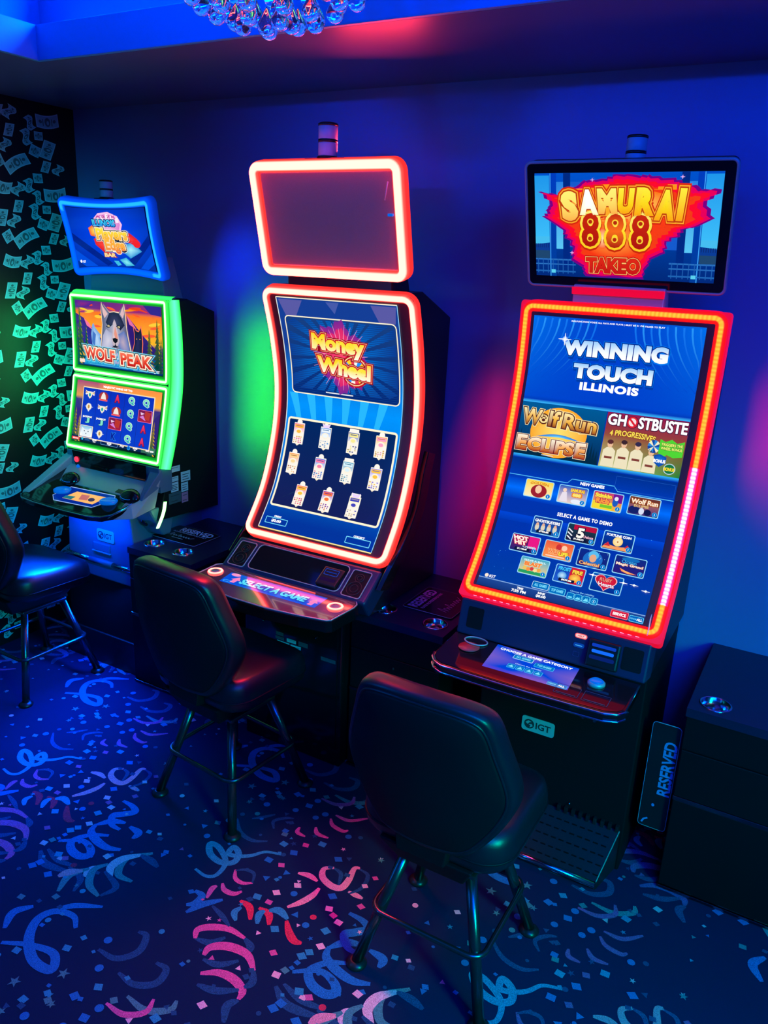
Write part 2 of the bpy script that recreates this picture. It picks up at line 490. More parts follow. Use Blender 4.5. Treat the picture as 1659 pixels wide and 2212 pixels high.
CARPET= [('l',0.022,[(-1.6,1.654),(-1.55,1.648),(-1.522,1.667),(-1.524,1.712),(-1.546,1.745),(-1.604,1.777),(-1.64,1.774),(-1.606,1.736),(-1.549,1.724),(-1.511,1.748),(-1.523,1.789),(-1.559,1.806),(-1.552,1.77),(-1.51,1.783),(-1.479,1.808),(-1.45,1.847),(-1.396,1.867)]),('m',0.018,[(-1.478,1.576),(-1.491,1.615),(-1.487,1.635)]),('m',0.018,[(-1.479,1.653),(-1.454,1.634),(-1.417,1.637),(-1.401,1.66)]),('m',0.015,[(-1.483,1.724),(-1.458,1.694),(-1.424,1.689),(-1.394,1.708)]),('d',0.012,[(-1.48,1.721),(-1.454,1.742),(-1.418,1.743),(-1.396,1.707)]),('s',0.02,[(-1.295,1.827),(-1.257,1.837),(-1.218,1.831)]),('s',0.024,[(-1.205,1.913),(-1.231,1.891),(-1.214,1.856),(-1.169,1.839),(-1.135,1.848),(-1.132,1.89),(-1.144,1.947),(-1.129,1.96)]),('s',0.018,[(-1.106,1.849),(-1.05,1.848)]),('s',0.022,[(-1.236,1.686),(-1.211,1.726),(-1.196,1.77),(-1.195,1.809)]),('d',0.014,[(-1.205,1.913),(-1.17,1.902),(-1.148,1.853)]),('d',0.014,[(-1.13,1.957),(-1.089,1.945),(-1.076,1.89),(-1.098,1.841)]),('l',0.02,[(-1.339,1.554),(-1.364,1.578),(-1.359,1.606)]),('r',0.022,[(-1.38,1.626),(-1.337,1.62),(-1.302,1.581)]),('l',0.022,[(-1.274,1.58),(-1.292,1.612),(-1.288,1.635)]),('r',0.022,[(-1.311,1.635),(-1.268,1.631),(-1.241,1.597)]),('l',0.025,[(-1.277,1.643),(-1.249,1.66),(-1.205,1.647)]),('r',0.024,[(-1.205,1.64),(-1.17,1.607),(-1.138,1.589),(-1.113,1.594)]),('m',0.024,[(-1.398,1.435),(-1.414,1.463),(-1.389,1.492),(-1.335,1.517),(-1.271,1.516)]),('d',0.022,[(-1.271,1.516),(-1.234,1.498),(-1.238,1.464)]),('m',0.028,[(-1.334,1.402),(-1.336,1.434),(-1.292,1.466),(-1.225,1.472),(-1.173,1.438)]),('d',0.022,[(-1.173,1.438),(-1.152,1.404),(-1.161,1.379)]),('m',0.026,[(-1.299,1.349),(-1.256,1.379),(-1.204,1.385),(-1.158,1.368),(-1.15,1.341)]),('d',0.024,[(-1.148,1.339),(-1.163,1.308),(-1.137,1.264)]),('d',0.02,[(-1.398,1.435),(-1.349,1.448),(-1.323,1.487)]),('d',0.02,[(-1.326,1.39),(-1.274,1.4),(-1.233,1.442)]),('d',0.022,[(-1.281,1.316),(-1.223,1.328),(-1.168,1.365)]),('d',0.016,[(-1.442,1.561),(-1.388,1.546),(-1.34,1.526)]),('b',0.028,[(-1.054,1.772),(-1.002,1.769),(-0.97,1.75),(-0.999,1.715),(-1.02,1.691),(-0.986,1.656),(-0.941,1.652)]),('b',0.026,[(-0.925,1.684),(-0.874,1.677),(-0.869,1.644)]),('b',0.026,[(-1.033,1.626),(-1.001,1.669),(-0.952,1.689)]),('b',0.028,[(-1.035,1.629),(-1.022,1.593),(-0.973,1.571),(-0.91,1.564),(-0.861,1.582)]),('b',0.028,[(-0.951,1.61),(-1.007,1.577),(-1.036,1.525),(-1.004,1.491),(-0.953,1.485),(-0.931,1.508),(-0.959,1.533),(-1.012,1.54),(-1.076,1.496)]),('b',0.024,[(-1.493,1.496),(-1.472,1.546),(-1.43,1.598)]),('b',0.024,[(-1.532,1.58),(-1.498,1.575),(-1.495,1.54),(-1.514,1.519)]),('s',0.028,[(-0.937,1.383),(-0.924,1.412),(-0.889,1.444)]),('p',0.03,[(-0.863,1.429),(-0.871,1.458),(-0.864,1.483)]),('p',0.03,[(-0.791,1.474),(-0.825,1.508),(-0.821,1.556),(-0.783,1.601)]),('d',0.026,[(-1.088,1.431),(-1.035,1.401),(-0.984,1.402),(-0.931,1.415)]),('d',0.024,[(-0.783,1.601),(-0.736,1.601),(-0.693,1.591)]),('m',0.018,[(-1.451,2.197),(-1.385,2.198),(-1.339,2.234),(-1.349,2.276)]),('m',0.016,[(-1.351,2.145),(-1.292,2.147),(-1.239,2.195)]),('m',0.016,[(-1.356,2.119),(-1.33,2.092),(-1.282,2.085),(-1.265,2.099)]),('m',0.015,[(-1.426,2.018),(-1.417,1.991),(-1.38,1.987)]),('m',0.016,[(-1.377,2.05),(-1.351,2.024),(-1.305,2.026)]),('d',0.016,[(-1.647,1.929),(-1.59,1.879),(-1.527,1.868),(-1.478,1.894)]),('d',0.014,[(-1.5,1.959),(-1.525,1.992),(-1.499,2.029),(-1.471,2.044)]),('d',0.014,[(-1.601,1.959),(-1.57,1.99),(-1.543,2.025)]),('t',0.024,[(-1.901,1.339),(-1.927,1.405),(-1.898,1.463)]),('t',0.024,[(-1.776,1.394),(-1.84,1.413),(-1.88,1.466),(-1.861,1.511)]),('t',0.024,[(-1.734,1.497),(-1.798,1.498),(-1.829,1.565),(-1.773,1.63)]),('d',0.02,[(-1.961,1.432),(-1.888,1.418),(-1.859,1.366)]),('d',0.02,[(-1.845,1.482),(-1.76,1.453),(-1.772,1.399)]),('d',0.02,[(-2.091,1.45),(-2.018,1.433),(-1.942,1.444)]),('b',0.026,[(-1.913,1.153),(-1.944,1.207),(-1.913,1.256)]),('b',0.028,[(-1.732,1.269),(-1.775,1.296),(-1.838,1.28),(-1.858,1.23),(-1.818,1.168),(-1.739,1.123),(-1.668,1.129),(-1.71,1.17),(-1.797,1.152),(-1.873,1.114)]),('b',0.02,[(-1.849,1.273),(-1.809,1.325),(-1.729,1.371)]),('d',0.022,[(-1.612,1.251),(-1.543,1.256),(-1.506,1.308),(-1.529,1.362),(-1.562,1.362)]),('d',0.022,[(-1.499,1.225),(-1.432,1.221),(-1.382,1.257),(-1.391,1.306),(-1.433,1.308)]),('t',0.02,[(-1.419,1.184),(-1.345,1.179),(-1.288,1.215),(-1.292,1.247)])]
CONFETTI= [('p',0.022,4,-1.302,1.716),('p',0.022,4,-1.262,1.779),('p',0.022,4,-1.118,1.752),('p',0.022,4,-1.109,1.462),('p',0.022,4,-1.062,1.721),('p',0.022,4,-0.874,1.534),('p',0.022,4,-1.223,1.273),('p',0.022,4,-1.057,1.615),('p',0.016,3,-1.249,1.553),('p',0.016,3,-1.216,1.421),('p',0.014,5,-1.089,2.036),('p',0.014,5,-1.415,1.515),('p',0.014,5,-1.227,2.006),('m',0.02,4,-1.091,1.736),('m',0.02,4,-1.036,1.815),('m',0.02,4,-1.164,1.519),('m',0.02,4,-0.985,1.451),('m',0.02,4,-1.364,1.825),('m',0.02,4,-1.351,1.951),('m',0.02,4,-1.298,1.67),('r',0.02,8,-0.935,1.445),('r',0.02,8,-1.141,1.696),('l',0.024,4,-1.077,1.672),('l',0.024,4,-1.085,1.555),('l',0.024,4,-1.215,1.593),('l',0.024,4,-1.02,1.452),('l',0.024,4,-1.344,1.668),('l',0.024,4,-1.304,1.987),('l',0.024,4,-1.42,1.914),('l',0.024,4,-1.302,2.235),('b',0.024,4,-1.05,1.37),('b',0.024,4,-1.138,1.802),('b',0.024,4,-1.215,1.955),('b',0.024,4,-1.364,1.897),('b',0.024,4,-1.465,2.134),('b',0.024,4,-1.416,1.822),('b',0.022,8,-1.143,1.657),('b',0.022,8,-1.406,2.092),('b',0.022,8,-1.494,2.086),('b',0.022,8,-1.247,2.071),('b',0.022,8,-1.251,1.743),('b',0.022,8,-1.676,1.797),('b',0.022,3,-1.371,1.75),('b',0.022,3,-1.328,1.805),('b',0.022,3,-1.194,1.674),('b',0.022,3,-1.72,1.832),('t',0.018,5,-1.67,2.029),('t',0.018,5,-1.575,2.115),('t',0.018,5,-1.087,2.032),('t',0.02,4,-1.691,1.872),('t',0.02,4,-1.448,1.956),('b',0.02,4,-1.456,1.972),('b',0.024,4,-2.059,1.394),('b',0.024,4,-1.541,1.106),('b',0.024,4,-1.99,1.371),('l',0.022,4,-2.092,1.579),('l',0.022,4,-1.509,1.161),('l',0.022,4,-1.693,1.204),('l',0.022,4,-1.81,1.12),('l',0.022,4,-1.652,1.024),('b',0.024,8,-1.454,1.116),('b',0.024,8,-1.613,1.289),('b',0.024,8,-1.557,1.206),('b',0.024,8,-2.683,1.905),('b',0.024,8,-2.404,2.127),('b',0.024,8,-1.605,0.993),('t',0.02,4,-1.979,1.261),('t',0.02,4,-1.887,1.32),('t',0.02,4,-2.115,1.488),('t',0.02,4,-1.592,1.058),('t',0.02,4,-1.439,1.154),('t',0.026,5,-1.722,1.048),('t',0.026,5,-1.628,1.139),('l',0.018,8,-1.835,1.382),('l',0.018,8,-1.828,1.244)]
BILLS= [(2.673,2.033,[0.1184,0.063],[0.0303,-0.0448],1),(2.872,1.917,[0.1283,0.0167],[0.0048,-0.0572],1),(2.86,1.784,[0.0289,0.081],[0.0662,-0.012],0),(2.642,2.176,[0.0117,0.0554],[0.0466,0.0002],0),(2.801,2.172,[0.0474,0.0067],[0.0005,-0.0372],0),(2.774,2.103,[0.0551,-0.0089],[-0.0196,-0.0462],0),(2.732,2.158,[0.0346,-0.0594],[-0.0365,-0.0175],2),(2.612,2.109,[0.029,0.0546],[0.0398,-0.0099],2),(2.575,2.038,[0.0298,-0.0397],[-0.0443,-0.0265],0),(2.829,2.037,[0.0161,0.0516],[0.0445,-0.0044],0),(2.779,1.982,[0.0507,0.0088],[0.005,-0.0415],0),(2.726,1.944,[0.031,-0.0504],[-0.0379,-0.018],2),(2.665,1.923,[0.0353,0.0538],[0.0395,-0.0151],2),(2.57,2.259,[0.0862,-0.0114],[-0.0217,-0.0516],1),(2.547,2.12,[0.0159,0.0745],[0.0543,-0.0005],0),(2.758,2.223,[0.0405,-0.0486],[-0.031,-0.0189],2),(2.9,2.03,[0.0246,0.0453],[0.0392,-0.0099],2)]

# ================================================================== THE SETTING
X0, X1, Y0, Y1, ZS, ZC = -3.55, 2.6, -2.0, 3.0, 2.65, 3.02
CX0, CX1, CY0, CY1 = -2.78, 2.2, -1.4, 2.208        # the opening of the ceiling coffer
mat('wall_paint', (0.20, 0.24, 0.56), 0.42, spec=0.4, bump=0.04, bscale=90)
mat('dark_wall_paint', (0.10, 0.10, 0.12), 0.6)
mat('soffit_paint', (0.10, 0.11, 0.28), 0.34, spec=0.5, bump=0.05, bscale=60)
mat('coffer_paint', (0.06, 0.38, 0.80), 0.5)
mat('wallpaper_black', (0.008, 0.007, 0.008), 0.5)
mat('carpet_base', (0.004, 0.016, 0.062), 0.95, spec=0.1, bump=0.8, bscale=900, var=0.35)

def carpet_mat(n, c):
    return mat(n, c, 0.95, spec=0.1, bump=0.8, bscale=520, var=0.55)
CM = {'b': carpet_mat('yarn_blue', (0.01, 0.16, 0.42)), 'l': carpet_mat('yarn_light_blue', (0.02, 0.26, 0.40)),
      'd': carpet_mat('yarn_dim_blue', (0.012, 0.07, 0.165)), 't': carpet_mat('yarn_teal', (0.05, 0.22, 0.24)),
      'p': carpet_mat('yarn_white_pink', (0.85, 0.42, 0.50)), 's': carpet_mat('yarn_salmon', (0.85, 0.26, 0.34)),
      'm': carpet_mat('yarn_magenta', (0.55, 0.09, 0.28)), 'r': carpet_mat('yarn_red', (0.55, 0.03, 0.08))}

# ---- floor with the woven streamer and confetti pattern
g = G().use('carpet_base')
g.add([(X0, Y0, 0), (X1, Y0, 0), (X1, Y1, 0), (X0, Y1, 0)], [(0, 1, 2, 3)])
g.add([(X0, Y0, -0.05), (X1, Y0, -0.05), (X1, Y1, -0.05), (X0, Y1, -0.05)], [(0, 3, 2, 1)])
rnd = random.Random(4)
PX, PY = 1.018, 1.06
def ribbon(g, pts, wd, z):
    P = catmull(pts, 8); n = len(P); vs = []
    for i in range(n):
        t = P[min(i + 1, n - 1)] - P[max(i - 1, 0)]
        if t.length < 1e-6: t = Vector((1, 0))
        t.normalize(); k = i / (n - 1)
        wi = wd * (0.22 + 0.88 * math.sin(math.pi * min(1, max(0, 0.08 + 0.84 * k)))) / 2
        zz = z + i * 5e-6
        vs.append((P[i].x - t.y * wi, P[i].y + t.x * wi, zz)); vs.append((P[i].x + t.y * wi, P[i].y - t.x * wi, zz))
    g.add(vs, [(2 * i, 2 * i + 1, 2 * i + 3, 2 * i + 2) for i in range(n - 1)])
def confetto(g, x, y, sz, sh, z, a):
    P = []
    if sh == 5:
        for k in range(10):
            r = sz * (0.75 if k % 2 == 0 else 0.3); P.append((x + r * math.cos(a + k * math.pi / 5), y + r * math.sin(a + k * math.pi / 5), z))
    else:
        n = 12 if sh == 8 else sh; r = sz * (0.55 if sh == 8 else 0.68)
        for k in range(n): P.append((x + r * math.cos(a + 2 * math.pi * k / n) * (1.15 if sh == 4 else 1), y + r * math.sin(a + 2 * math.pi * k / n) * 0.95, z))
    P.append((x, y, z)); m = len(P) - 1
    g.add(P, [(k, (k + 1) % m, m) for k in range(m)])
fill = []
for k in range(95):
    fill.append((rnd.choice('bbblltddddpm'), rnd.uniform(0.010, 0.019), rnd.choice((4, 4, 4, 3, 8, 5)), -1.7 + rnd.random() * PX, 0.95 + rnd.random() * PY))
for ix in range(-2, 5):
    for iy in range(-3, 2):
        ox, oy = ix * PX, iy * PY
        for q, (key, wd, pts) in enumerate(CARPET):
            if not all(X0 < p[0] + ox < X1 and Y0 < p[1] + oy < Y1 for p in pts): continue
            g.use(CM[key]); ribbon(g, [(p[0] + ox, p[1] + oy) for p in pts], wd * 1.0, 0.0006 + 0.00012 * (q % 7))
        for q, (key, sz, sh, x, y) in enumerate(CONFETTI + fill):
            if not (X0 + .03 < x + ox < X1 - .03 and Y0 + .03 < y + oy < Y1 - .03): continue
            g.use(CM[key]); confetto(g, x + ox, y + oy, sz, sh, 0.0017 + 0.00004 * (q % 9), q * 1.37)
o = g.build('floor'); tag(o, kind='structure')

def slab(name, pts, m):
    g = G().use(m); g.hull(pts); o = g.build(name); tag(o, kind='structure'); return o
def wall(name, x0, x1, y0, y1, m, z0=-0.05, z1=3.1):
    g = G().use(m).box(x0, x1, y0, y1, z0, z1); o = g.build(name); tag(o, kind='structure'); return o
wall('wall_back', X0 - .1, X1 + .1, Y1, Y1 + .1, 'wall_paint')
wall('wall_right', X1, X1 + .1, Y0, Y1, 'dark_wall_paint')
wall('wall_front', X0 - .1, X1 + .1, Y0 - .1, Y0, 'dark_wall_paint')

# ---- left wall with the banknote wallpaper
g = G().use('wallpaper_black').box(X0 - .1, X0, Y0, Y1, -0.05, 3.1)
mat('note_paper', (0.24, 0.74, 0.66), 0.6, bump=0.05, bscale=400)
mat('note_border', (0.40, 0.95, 0.86), 0.6)
mat('note_ink', (0.07, 0.20, 0.17), 0.6)
def bill(g, y, z, e, f, style, k):
    def P(a, b, lift):
        bend = 0.0
        if style == 1: bend = 0.16 * math.sin(math.pi * (a + 0.5)) * (1 if k % 2 else -1)
        if style == 2: bend = 0.30 * math.sin(2 * math.pi * a)
        if style == 0: bend = 0.08 * math.sin(2.2 * a + 0.4)
        yy = y + e[0] * a + f[0] * (b + bend); zz = z + e[1] * a + f[1] * (b + bend)
        return (X0 + lift, yy, zz)
    def grid(a0, a1, b0, b1, m, lift, n=8):
        g.use(m); vs = []
        for i in range(n + 1):
            a = a0 + (a1 - a0) * i / n; vs += [P(a, b0, lift), P(a, b1, lift)]
        g.add(vs, [(2 * i, 2 * i + 1, 2 * i + 3, 2 * i + 2) for i in range(n)])
    pts = [P(a, b, 0) for a in (-.5, .5) for b in (-.5, .5)]
    if any(not (Y0 + .02 < p[1] < Y1 - 0.003) or not (0.02 < p[2] < ZS - .02) for p in pts): return
    grid(-.5, .5, -.5, .5, 'note_border', 0.0006)
    grid(-.46, .46, -.42, .42, 'note_paper', 0.0010)
    g.use('note_ink')
    for cx, rx, ry in ((0.0, 0.13, 0.34), (-.31, .07, .13), (.31, .07, .13)):
        n = 12; vs = [P(cx + rx * math.cos(t * 2 * math.pi / n), ry * math.sin(t * 2 * math.pi / n), 0.0014) for t in range(n)]
        g.add(vs, [list(range(n))])
    for cx in (-.2, .19): grid(cx - .02, cx + .02, -.22, .30, 'note_ink', 0.0014, 1)
    g.use('note_paper'); n = 8
    g.add([P(0.01 + .055 * math.cos(t * 2 * math.pi / n), .05 + .17 * math.sin(t * 2 * math.pi / n), 0.0018) for t in range(n)], [list(range(n))])
for iz in range(-7, 3):
    for iy in range(-6, 1):
        for k, (y, z, e, f, st) in enumerate(BILLS):
            bill(g, y + iy * 0.47 - iz * 0.015, z + iz * 0.3305 + iy * 0.11, e, f, st, k)
o = g.build('wall_left'); tag(o, kind='structure')

# ---- ceiling: soffit around the coffer, coffer boards, recessed upper ceiling
g = G().use('soffit_paint')
g.box(X0, X1, CY1 + .02, Y1, ZS, ZS + .10); g.box(X0, X1, Y0, CY0 - .02, ZS, ZS + .10)
g.box(X0, CX0 - .02, CY0 - .02, CY1 + .02, ZS, ZS + .10); g.box(CX1 + .02, X1, CY0 - .02, CY1 + .02, ZS, ZS + .10)
g.use('coffer_paint').box(X0, X1, Y0, Y1, ZC, ZC + .08)
o = g.build('ceiling'); tag(o, kind='structure')
for i, (a, b, c, d) in enumerate(((CX0 - .02, CX1 + .02, CY1, CY1 + .02), (CX0 - .02, CX0, CY0, CY1), (CX1, CX1 + .02, CY0, CY1), (CX0 - .02, CX1 + .02, CY0 - .02, CY0))):
    o = G().use('coffer_paint').box(a, b, c, d, ZS, ZS + .117, 0.002).build('trim_%d' % (i + 1)); tag(o, kind='structure')
for i, (a, b, c, d) in enumerate(((CX0 - .12, CX1 + .12, CY1 + .09, CY1 + .12), (CX0 - .12, CX0 - .09, CY0 - .09, CY1 + .09), (CX1 + .09, CX1 + .12, CY0 - .09, CY1 + .09), (CX0 - .12, CX1 + .12, CY0 - .12, CY0 - .09))):
    o = G().use('coffer_paint').box(a, b, c, d, ZS + .10, ZC).build('trim_%d' % (i + 5)); tag(o, kind='structure')

# ================================================================== SLOT MACHINES
WHITE = rgb(255, 255, 255, 1.15); CREAM = rgb(255, 240, 205, 1.1)
M2 = Surf(-2.06, -1.37, [(2.597, 1.886), (2.66, 1.68), (2.69, 1.49), (2.672, 1.30), (2.597, 1.082), (2.471, .895)])
M3 = Surf(-.945, -.33, [(2.57, 1.89), (2.56, 1.68), (2.51, 1.45), (2.44, 1.27), (2.35, 1.12), (2.24, .99)])
K1 = 1.0375
M1 = Surf(-3.258, -2.630, [(2.666, 1.782), (2.666, 1.595), (2.656, 1.419), (2.62, 1.232), (2.578, 1.056)])
def pin(u, v):
    w_, h_ = 0.581, 0.351
    a, b = 2 * u / w_ - 1, 2 * v / h_ - 1
    a2, b2 = min(1.2, abs(a)) ** 2, min(1.2, abs(b)) ** 2
    return u - 0.010 * a * (1 - b2), v - 0.020 * b * (1 - a2), 0.014 * a2
T1 = Surf(-3.237, -2.656, [(2.62, 2.218), (2.6975, 1.8755)], warp=pin)
T2 = Surf(-2.04, -1.39, [(2.49, 2.33), (2.59, 1.925)])
T3 = Surf(-.96, -.355, [(2.49, 2.30), (2.615, 1.953)])

# ---------------------------------------------------------------- pictures on the screens
def screen_money(S):
    a = Art(S)
    top, mid, low = rgb(20, 62, 150), rgb(0, 150, 255), rgb(0, 52, 160)
    def bg(x, y):
        if y < 0.45: return clerp(top, mid, max(0, (y - 0.2) / 0.25))
        return clerp(mid, low, min(1, (y - 0.45) / 0.5))
    a.quad(.067, .037, .614, 1.016, bg, 0, 6, 60)
    # light streaks of the background
    for k in range(6):
        u = .13 + k * .075
        a.poly([(u - .012, .53), (u + .012, .53), (u + .02 + (u - .34) * .15, .43), (u - .02 + (u - .34) * .15, .43)], rgb(40, 185, 255), 1)
    a.poly([(.075, .045), (.19, .045), (.15, .11), (.10, .11)], rgb(90, 90, 165), 1)
    a.poly([(.50, .045), (.608, .045), (.60, .11), (.53, .11)], rgb(90, 90, 165), 1)
    a.poly([(.30, .045), (.36, .045), (.335, .09)], rgb(70, 90, 170), 1)
    a.line([(.067, .037), (.614, .037)], .004, CREAM, 2)
    a.line([(.614, .037 + .0326 * k) for k in range(31)], .003, rgb(150, 220, 255), 2)
    a.line([(.067, .037 + .0326 * k) for k in range(31)], .004, clerp(CREAM, rgb(160, 220, 255), .4), 2)
    a.line([(.067, 1.016), (.614, 1.016)], .005, rgb(255, 235, 150), 2)
    # upper picture with the title
    a.rr(.0935, .111, .6005, .428, .018, rgb(24, 64, 130), 1, rgb(0, 38, 120))
    c = (.345, .262)
    rr_ = random.Random(8)
    def rim(t):
        dx, dy = math.cos(t), math.sin(t)
        k = min((.250 / abs(dx)) if abs(dx) > 1e-5 else 9, (.146 / abs(dy)) if abs(dy) > 1e-5 else 9)
        return (c[0] + dx * k * .985, c[1] + dy * k * .985)
    for k in range(26):
        t = k * 2 * math.pi / 26 + .05; w_ = .06 + .05 * rr_.random()
        p, q = rim(t - w_), rim(t + w_)
        a.poly([c, p, q], lambda u, v: clerp(rgb(0, 130, 235), rgb(10, 60, 150), min(1, math.hypot(u - c[0], v - c[1]) / .24)), 2, c)
    for k in range(40):                              # scan lines
        v = .118 + k * .0078
        a.quad(.10, v, .594, v + .0022, rgb(14, 60, 130), 3)
    P = []
    for k in range(48):
        t = k * 2 * math.pi / 48; r = .105 + .028 * math.sin(5 * t) * math.cos(3 * t + 1) + .012 * (k % 2)
        P.append((c[0] + r * math.cos(t) * 1.02, c[1] + r * math.sin(t) * 1.12))
    a.poly(P, rgb(120, 40, 150), 4, c, rgb(255, 40, 110))
    a.poly([(c[0] + (x - c[0]) * .78, c[1] + (y - c[1]) * .78) for x, y in P], rgb(225, 40, 110), 5, c, rgb(255, 70, 110))
    for k in range(30):
        t = k * 2 * math.pi / 30 + .1; r0, r1 = .07, .115 + .03 * rr_.random()
        a.line([(c[0] + r0 * math.cos(t), c[1] + r0 * math.sin(t)), (c[0] + r1 * math.cos(t), c[1] + r1 * math.sin(t))], [.003, .0008], rgb(255, 170, 210), 6)
    # the wheel behind the second line
    wc = (.402, .312)
    a.ell(wc[0], wc[1], .066, .066, rgb(190, 15, 35), 6); a.ell(wc[0], wc[1], .059, .059, rgb(255, 220, 160), 7); a.ell(wc[0], wc[1], .055, .055, rgb(190, 15, 35), 8)
    cols = [rgb(255, 250, 240), rgb(30, 150, 255), rgb(255, 215, 40), rgb(240, 60, 80)]
    for k in range(16):
        t0, t1 = k * math.pi / 8, (k + 1) * math.pi / 8
        a.poly([wc, (wc[0] + .05 * math.cos(t0), wc[1] + .05 * math.sin(t0)), (wc[0] + .05 * math.cos(t1), wc[1] + .05 * math.sin(t1))], cols[k % 4], 9)
    ol = [(.12, rgb(150, 5, 25)), (.075, rgb(255, 200, 150)), (.055, rgb(205, 10, 30))]
    for txt, cu, cv, w_, h_, rt in (('Money', .334, .218, .245, .085, .05), ('Wheel', .352, .304, .25, .066, .085)):
        a.text(txt, cu, cv, w_, h_, rgb(255, 215, 10), 10, .055, rt, cm=rgb(255, 235, 70), cb=rgb(255, 255, 235), outline=ol)
    a.frame(.0935, .111, .6005, .428, .018, .0045, CREAM, 3)
    a.quad(.26, .410, .39, .4145, rgb(235, 235, 240), 4)
    # game list
    a.rr(.0835, .536, .6005, .911, .008, rgb(0, 38, 96), 1, rgb(20, 30, 90))
    a.frame(.0835, .536, .6005, .911, .010, .0085, CREAM, 4)
    K = [(.1403, .597), (.2727, .598), (.4071, .599), (.5358, .597), (.1361, .7231), (.2698, .7249), (.4033, .7183), (.5348, .7245), (.2092, .8497), (.3407, .8511), (.4695, .852)]
    pal = [((255, 120, 170), (255, 190, 60)), ((60, 150, 230), (240, 250, 255)), ((20, 70, 170), (255, 240, 150)), ((255, 190, 40), (255, 160, 200)),
           ((255, 150, 60), (255, 220, 150)), ((40, 120, 230), (255, 130, 170)), ((20, 150, 190), (220, 245, 255)), ((150, 130, 240), (255, 200, 60)),
           ((255, 80, 120), (255, 200, 60)), ((150, 40, 190), (255, 120, 60)), ((255, 235, 190), (70, 70, 190))]
    names = ['LUCKY', 'GOLD', 'DROP', 'KING', 'FIRE', 'MEGA', 'GRID', 'STAR', 'HOT', 'WILD', 'CASH']
    for i, (cu, cv) in enumerate(K):
        r = random.Random(20 + i); A_, B_ = rgb(*pal[i][0]), rgb(*pal[i][1])
        w_, h_ = .026, .044
        if i % 4 != 2: a.ell(cu, cv - .047, .0125, .0125, rgb(255, 250, 240), 4)
        else: a.rr(cu - .022, cv - .056, cu + .022, cv - .040, .003, rgb(255, 250, 240), 4)
        if i in (1, 10): a.poly([(cu - .02, cv - .058), (cu - .006, cv - .052), (cu + .006, cv - .052), (cu + .02, cv - .058), (cu + .013, cv - .04), (cu - .013, cv - .04)], rgb(240, 215, 255), 5)
        a.rr(cu - w_, cv - h_, cu + w_, cv + h_, .002, rgb(255, 248, 235), 4)
        a.poly([(cu - .010, cv + h_), (cu + .010, cv + h_), (cu, cv + h_ + .008)], rgb(255, 240, 215), 5)
        a.quad(cu - w_ + .002, cv - h_ + .004, cu + w_ - .002, cv - .006, A_, 5, cb=clerp(A_, WHITE, .6))
        a.ell(cu, cv - .008, .017, .013, rgb(255, 245, 225), 6); a.ell(cu, cv - .008, .011, .007, B_, 7)
        a.quad(cu - w_ * .8, cv - h_ + .007, cu + w_ * .8, cv - h_ + .021, B_, 6)
        a.quad(cu - w_ * .6, cv - h_ + .011, cu + w_ * .6, cv - h_ + .014, clerp(A_, rgb(30, 10, 30), .5), 7)
        for rw in range(4):
            for cl in range(4):
                if r.random() < .8:
                    u = cu - w_ * .8 + cl * w_ * .42; v = cv + .012 + rw * .0075
                    a.quad(u, v, u + w_ * .32 * r.uniform(.5, 1), v + .0045, clerp(A_ if r.random() < .6 else B_, rgb(60, 20, 60), r.uniform(.0, .6)), 6)
    # credit and collect boxes
    a.frame(.090, .966, .196, .992, .002, .003, rgb(120, 225, 255), 3)
    a.text('$0.00', .143, .979, .048, .014, WHITE, 4, .05)
    a.text('CREDIT', .143, .959, .036, .008, WHITE, 4, .06)
    a.frame(.486, .972, .596, .998, .002, .003, rgb(120, 225, 255), 3)
    a.text('COLLECT', .541, .966, .05, .009, WHITE, 4, .06)
    return a

def tile(a, cu, cv, w_, h_, ca, cb_, fn=None, glow=True):
    x0, x1, y0, y1 = cu - w_ / 2, cu + w_ / 2, cv - h_ / 2, cv + h_ / 2
    a.rr(x0, y0, x1, y1, .005, rgb(150, 225, 255), 3)
    a.rr(x0 + .0025, y0 + .0025, x1 - .0025, y1 - .0025, .004, ca, 4, cb_)
    if fn: fn(x0 + .003, y0 + .003, w_ - .006, h_ - .006)
    a.ell(x1 - .0115, y1 - .0105, .0075, .0075, rgb(60, 190, 245), 9); a.ell(x1 - .0115, y1 - .0105, .006, .006, rgb(0, 110, 205), 10)
    a.text('i', x1 - .0115, y1 - .0105, .0018, .007, WHITE, 11, .03)

